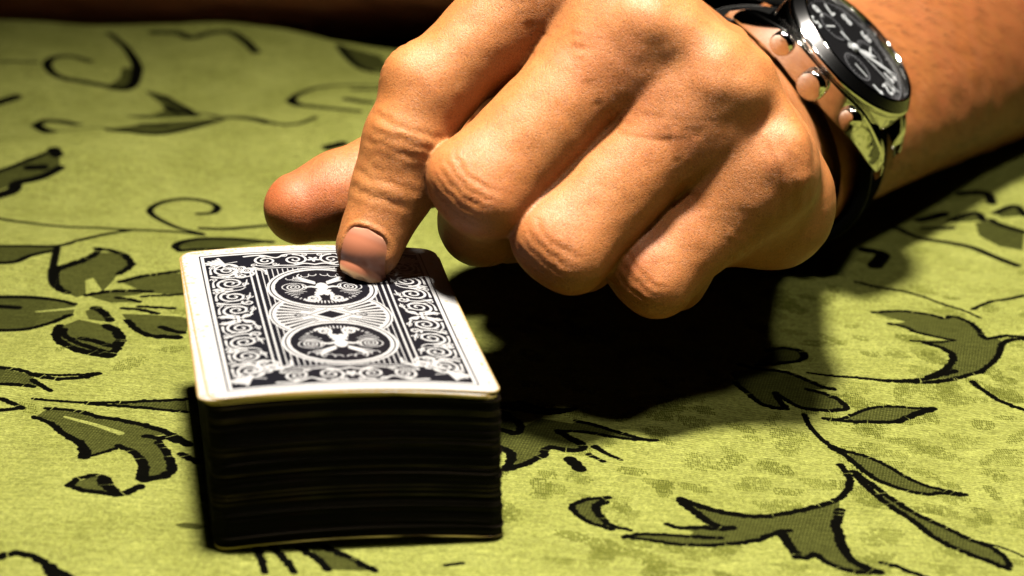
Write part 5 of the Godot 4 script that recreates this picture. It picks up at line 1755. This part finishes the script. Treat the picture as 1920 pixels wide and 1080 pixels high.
	part("hand_hub", lathe([Vector2(1.1, -0.95), Vector2(1.1, -0.2), Vector2(0.8, 0.0), Vector2(0.02, 0.05)], 24), white, w)
	# crystal
	var glass := StandardMaterial3D.new()
	glass.resource_name = "crystal_glass"
	glass.transparency = BaseMaterial3D.TRANSPARENCY_ALPHA
	glass.albedo_color = Color(0.01, 0.01, 0.01, 0.03)
	glass.roughness = 0.02
	glass.metallic_specular = 0.4
	part("crystal", lathe([Vector2(16.95, 0.62), Vector2(16.3, 0.78), Vector2(0.02, 0.95)], 64), glass, w)
	# crown and push buttons on the side that faces the hand
	for q in [[-0.6, 3.55, 24.6, "crown"], [-12.4, 2.9, 24.2, "push_button"], [11.4, 2.9, 24.2, "push_button"]]:
		var y: float = q[0]
		var r: float = q[1]
		var x0 := sqrt(19.0 * 19.0 - y * y) - 0.5
		var x1: float = q[2] if absf(y) < 5 else x0 + 6.6
		var prof := [Vector2(r * 0.55, x0), Vector2(r * 0.55, x1 - 3.4), Vector2(r * 0.92, x1 - 3.4), Vector2(r, x1 - 3.1), Vector2(r, x1 - 1.2), Vector2(r * 0.96, x1 - 0.85), Vector2(r * 0.88, x1 - 0.62), Vector2(r * 0.6, x1 - 0.3), Vector2(r * 0.3, x1 - 0.08), Vector2(0.02, x1)]
		part(q[3], lathe(prof, 48, Vector3(0, y, -6.4), Vector3(1, 0, 0)), steel, w)
		if absf(y) < 5.0:
			# milled grip round the crown
			var grip := SurfaceTool.new()
			grip.begin(Mesh.PRIMITIVE_TRIANGLES)
			var tooth := BoxMesh.new()
			tooth.size = Vector3(1.7, 0.24, 0.3) * MM
			for k in 44:
				var g := TAU * k / 44.0
				grip.append_from(tooth, 0, Transform3D(Basis(Vector3(1, 0, 0), g), Vector3(x1 - 2.15, y + cos(g + PI / 2) * r, -6.4 + sin(g + PI / 2) * r) * MM))
			part("crown_grip", grip.commit(), steel, w.get_node("crown"))
	# strap: leaves the lugs and closes round the wrist
	var rows := []
	var n := 84
	for j in n + 1:
		var a := lerpf(0.66, TAU - 0.66, float(j) / n)
		var dirn := Vector3(0, sin(a), cos(a))
		var c := Vector3(0, sin(a) * 28.9, -30.8 + cos(a) * 20.7)
		var nn := Vector3(0, dirn.y / 28.9, dirn.z / 20.7).normalized()
		var near_case := minf(a - 0.66, TAU - 0.66 - a)
		c += nn * 1.6 * exp(-near_case * 4.0)
		var hwid := lerpf(10.3, 10.1, clampf(near_case / 1.6, 0.0, 1.0))
		var row := []
		for e in [Vector2(-1, 0.2), Vector2(-0.97, 2.0), Vector2(-0.85, 2.7), Vector2(-0.3, 3.1), Vector2(0.3, 3.1), Vector2(0.85, 2.7), Vector2(0.97, 2.0), Vector2(1, 0.2), Vector2(0.9, -0.1), Vector2(-0.9, -0.1)]:
			row.append(c + Vector3(hwid * e.x, 0, 0) + nn * (e.y - 0.4))
		rows.append(row)
	var strap := part("strap", sheet(rows, true, false), black_leather, w)
	# stitching along both edges
	var thread := SurfaceTool.new()
	thread.begin(Mesh.PRIMITIVE_TRIANGLES)
	var box := BoxMesh.new()
	box.size = Vector3(0.35, 1.7, 0.3) * MM
	for j in range(3, n - 2):
		for sx in [-1.0, 1.0]:
			var r0: Array = rows[j]
			var p: Vector3 = r0[2] if sx < 0 else r0[5]
			var q: Vector3 = rows[j + 1][2] if sx < 0 else rows[j + 1][5]
			var tan := (q - p).normalized()
			var b := Basis(Vector3(1, 0, 0), tan, Vector3(1, 0, 0).cross(tan))
			thread.append_from(box, 0, Transform3D(b, ((p + q) * 0.5 + Vector3(0.9 * -sx, 0, 0)) * MM))
	part("stitching", thread.commit(), mat(Color(0.02, 0.02, 0.02), 0.7), strap)

# side of the case from lug tip to lug tip, curving down over the wrist
func _flank(sx: float) -> ArrayMesh:
	var rows := []
	for j in 49:
		var y := lerpf(-26.5, 26.5, j / 48.0)
		var t := absf(y)
		var xo := 19.9 - 0.0085 * t * t * 1.0 - 0.00022 * t * t * t
		var xi := 10.6
		var drop := 0.0
		if t > 8.0:
			drop = 0.0235 * (t - 8.0) * (t - 8.0)
		var top := -2.9 - drop * 1.0 - 0.5 * smoothstep(12.0, 20.0, t)
		var bot := -10.4 - drop * 0.62
		if t > 22.0:
			var e := (t - 22.0) / 4.5
			top = lerpf(top, bot + 1.2, e * e * 0.75)
			xo -= 0.9 * e * e
		if t < 15.0:
			xi = sqrt(19.4 * 19.4 - t * t) - 2.0
		var row := []
		for e in [Vector2(xi, top - 0.3), Vector2(xi + 0.4, top), Vector2(xo - 0.7, top), Vector2(xo - 0.2, top - 0.25), Vector2(xo, top - 0.8), Vector2(xo + 0.15, (top + bot) * 0.5), Vector2(xo, bot + 0.8), Vector2(xo - 0.3, bot + 0.2), Vector2(xo - 0.9, bot), Vector2(xi, bot)]:
			row.append(Vector3(e.x * sx, y, e.y))
		rows.append(row)
	return _capped(rows, sx > 0.0)

func _capped(rows: Array, flip: bool) -> ArrayMesh:
	var first := []
	var last := []
	for k in rows[0].size():
		first.append(Vector3.ZERO)
		last.append(Vector3.ZERO)
	var c0 := Vector3.ZERO
	var c1 := Vector3.ZERO
	for p in rows[0]:
		c0 += p / rows[0].size()
	for p in rows[-1]:
		c1 += p / rows[-1].size()
	for k in rows[0].size():
		first[k] = c0
		last[k] = c1
	var all := [first, rows[0]]
	all.append_array(rows)
	all.append(rows[-1])
	all.append(last)
	return sheet(all, true, flip)

func _bar(st: SurfaceTool, a: Vector2, b: Vector2, width: float, z: float) -> void:
	var d := (b - a).normalized().orthogonal() * width * 0.5
	var q := [a - d, a + d, b + d, b - d]
	_slab_poly(st, q, z)

func _sword(st: SurfaceTool, ang: float, length: float, width: float, z: float) -> void:
	var d := Vector2(sin(ang), cos(ang))
	var s := Vector2(d.y, -d.x) * width * 0.5
	_slab_poly(st, [d * -2.2 - s * 0.7, d * 1.5 - s * 0.5, d * length * 0.62 - s * 1.25, d * length, d * length * 0.62 + s * 1.25, d * 1.5 + s * 0.5, d * -2.2 + s * 0.7], z)

func _slab_poly(st: SurfaceTool, q: Array, z: float) -> void:
	for i in range(1, q.size() - 1):
		var t := [q[0], q[i], q[i + 1]]
		var turn: float = (t[1] - t[0]).cross(t[2] - t[0])
		if turn > 0.0:
			t = [t[0], t[2], t[1]]
		for p in t:
			st.set_normal(Vector3(0, 0, 1))
			st.add_vertex(Vector3(p.x, p.y, z) * MM)
	for i in q.size():
		var a: Vector2 = q[i]
		var b: Vector2 = q[(i + 1) % q.size()]
		var nn := Vector3(b.y - a.y, a.x - b.x, 0).normalized()
		for p in [Vector3(a.x, a.y, z), Vector3(b.x, b.y, z), Vector3(b.x, b.y, z - 0.12), Vector3(a.x, a.y, z), Vector3(b.x, b.y, z - 0.12), Vector3(a.x, a.y, z - 0.12)]:
			st.set_normal(nn)
			st.add_vertex(p * MM)

func _ring_flat(st: SurfaceTool, c: Vector2, r0: float, r1: float, z: float, n: int) -> void:
	for i in n:
		var a := TAU * i / n
		var b := TAU * (i + 1) / n
		_slab_poly(st, [c + Vector2(cos(a), sin(a)) * r0, c + Vector2(cos(a), sin(a)) * r1, c + Vector2(cos(b), sin(b)) * r1, c + Vector2(cos(b), sin(b)) * r0], z)
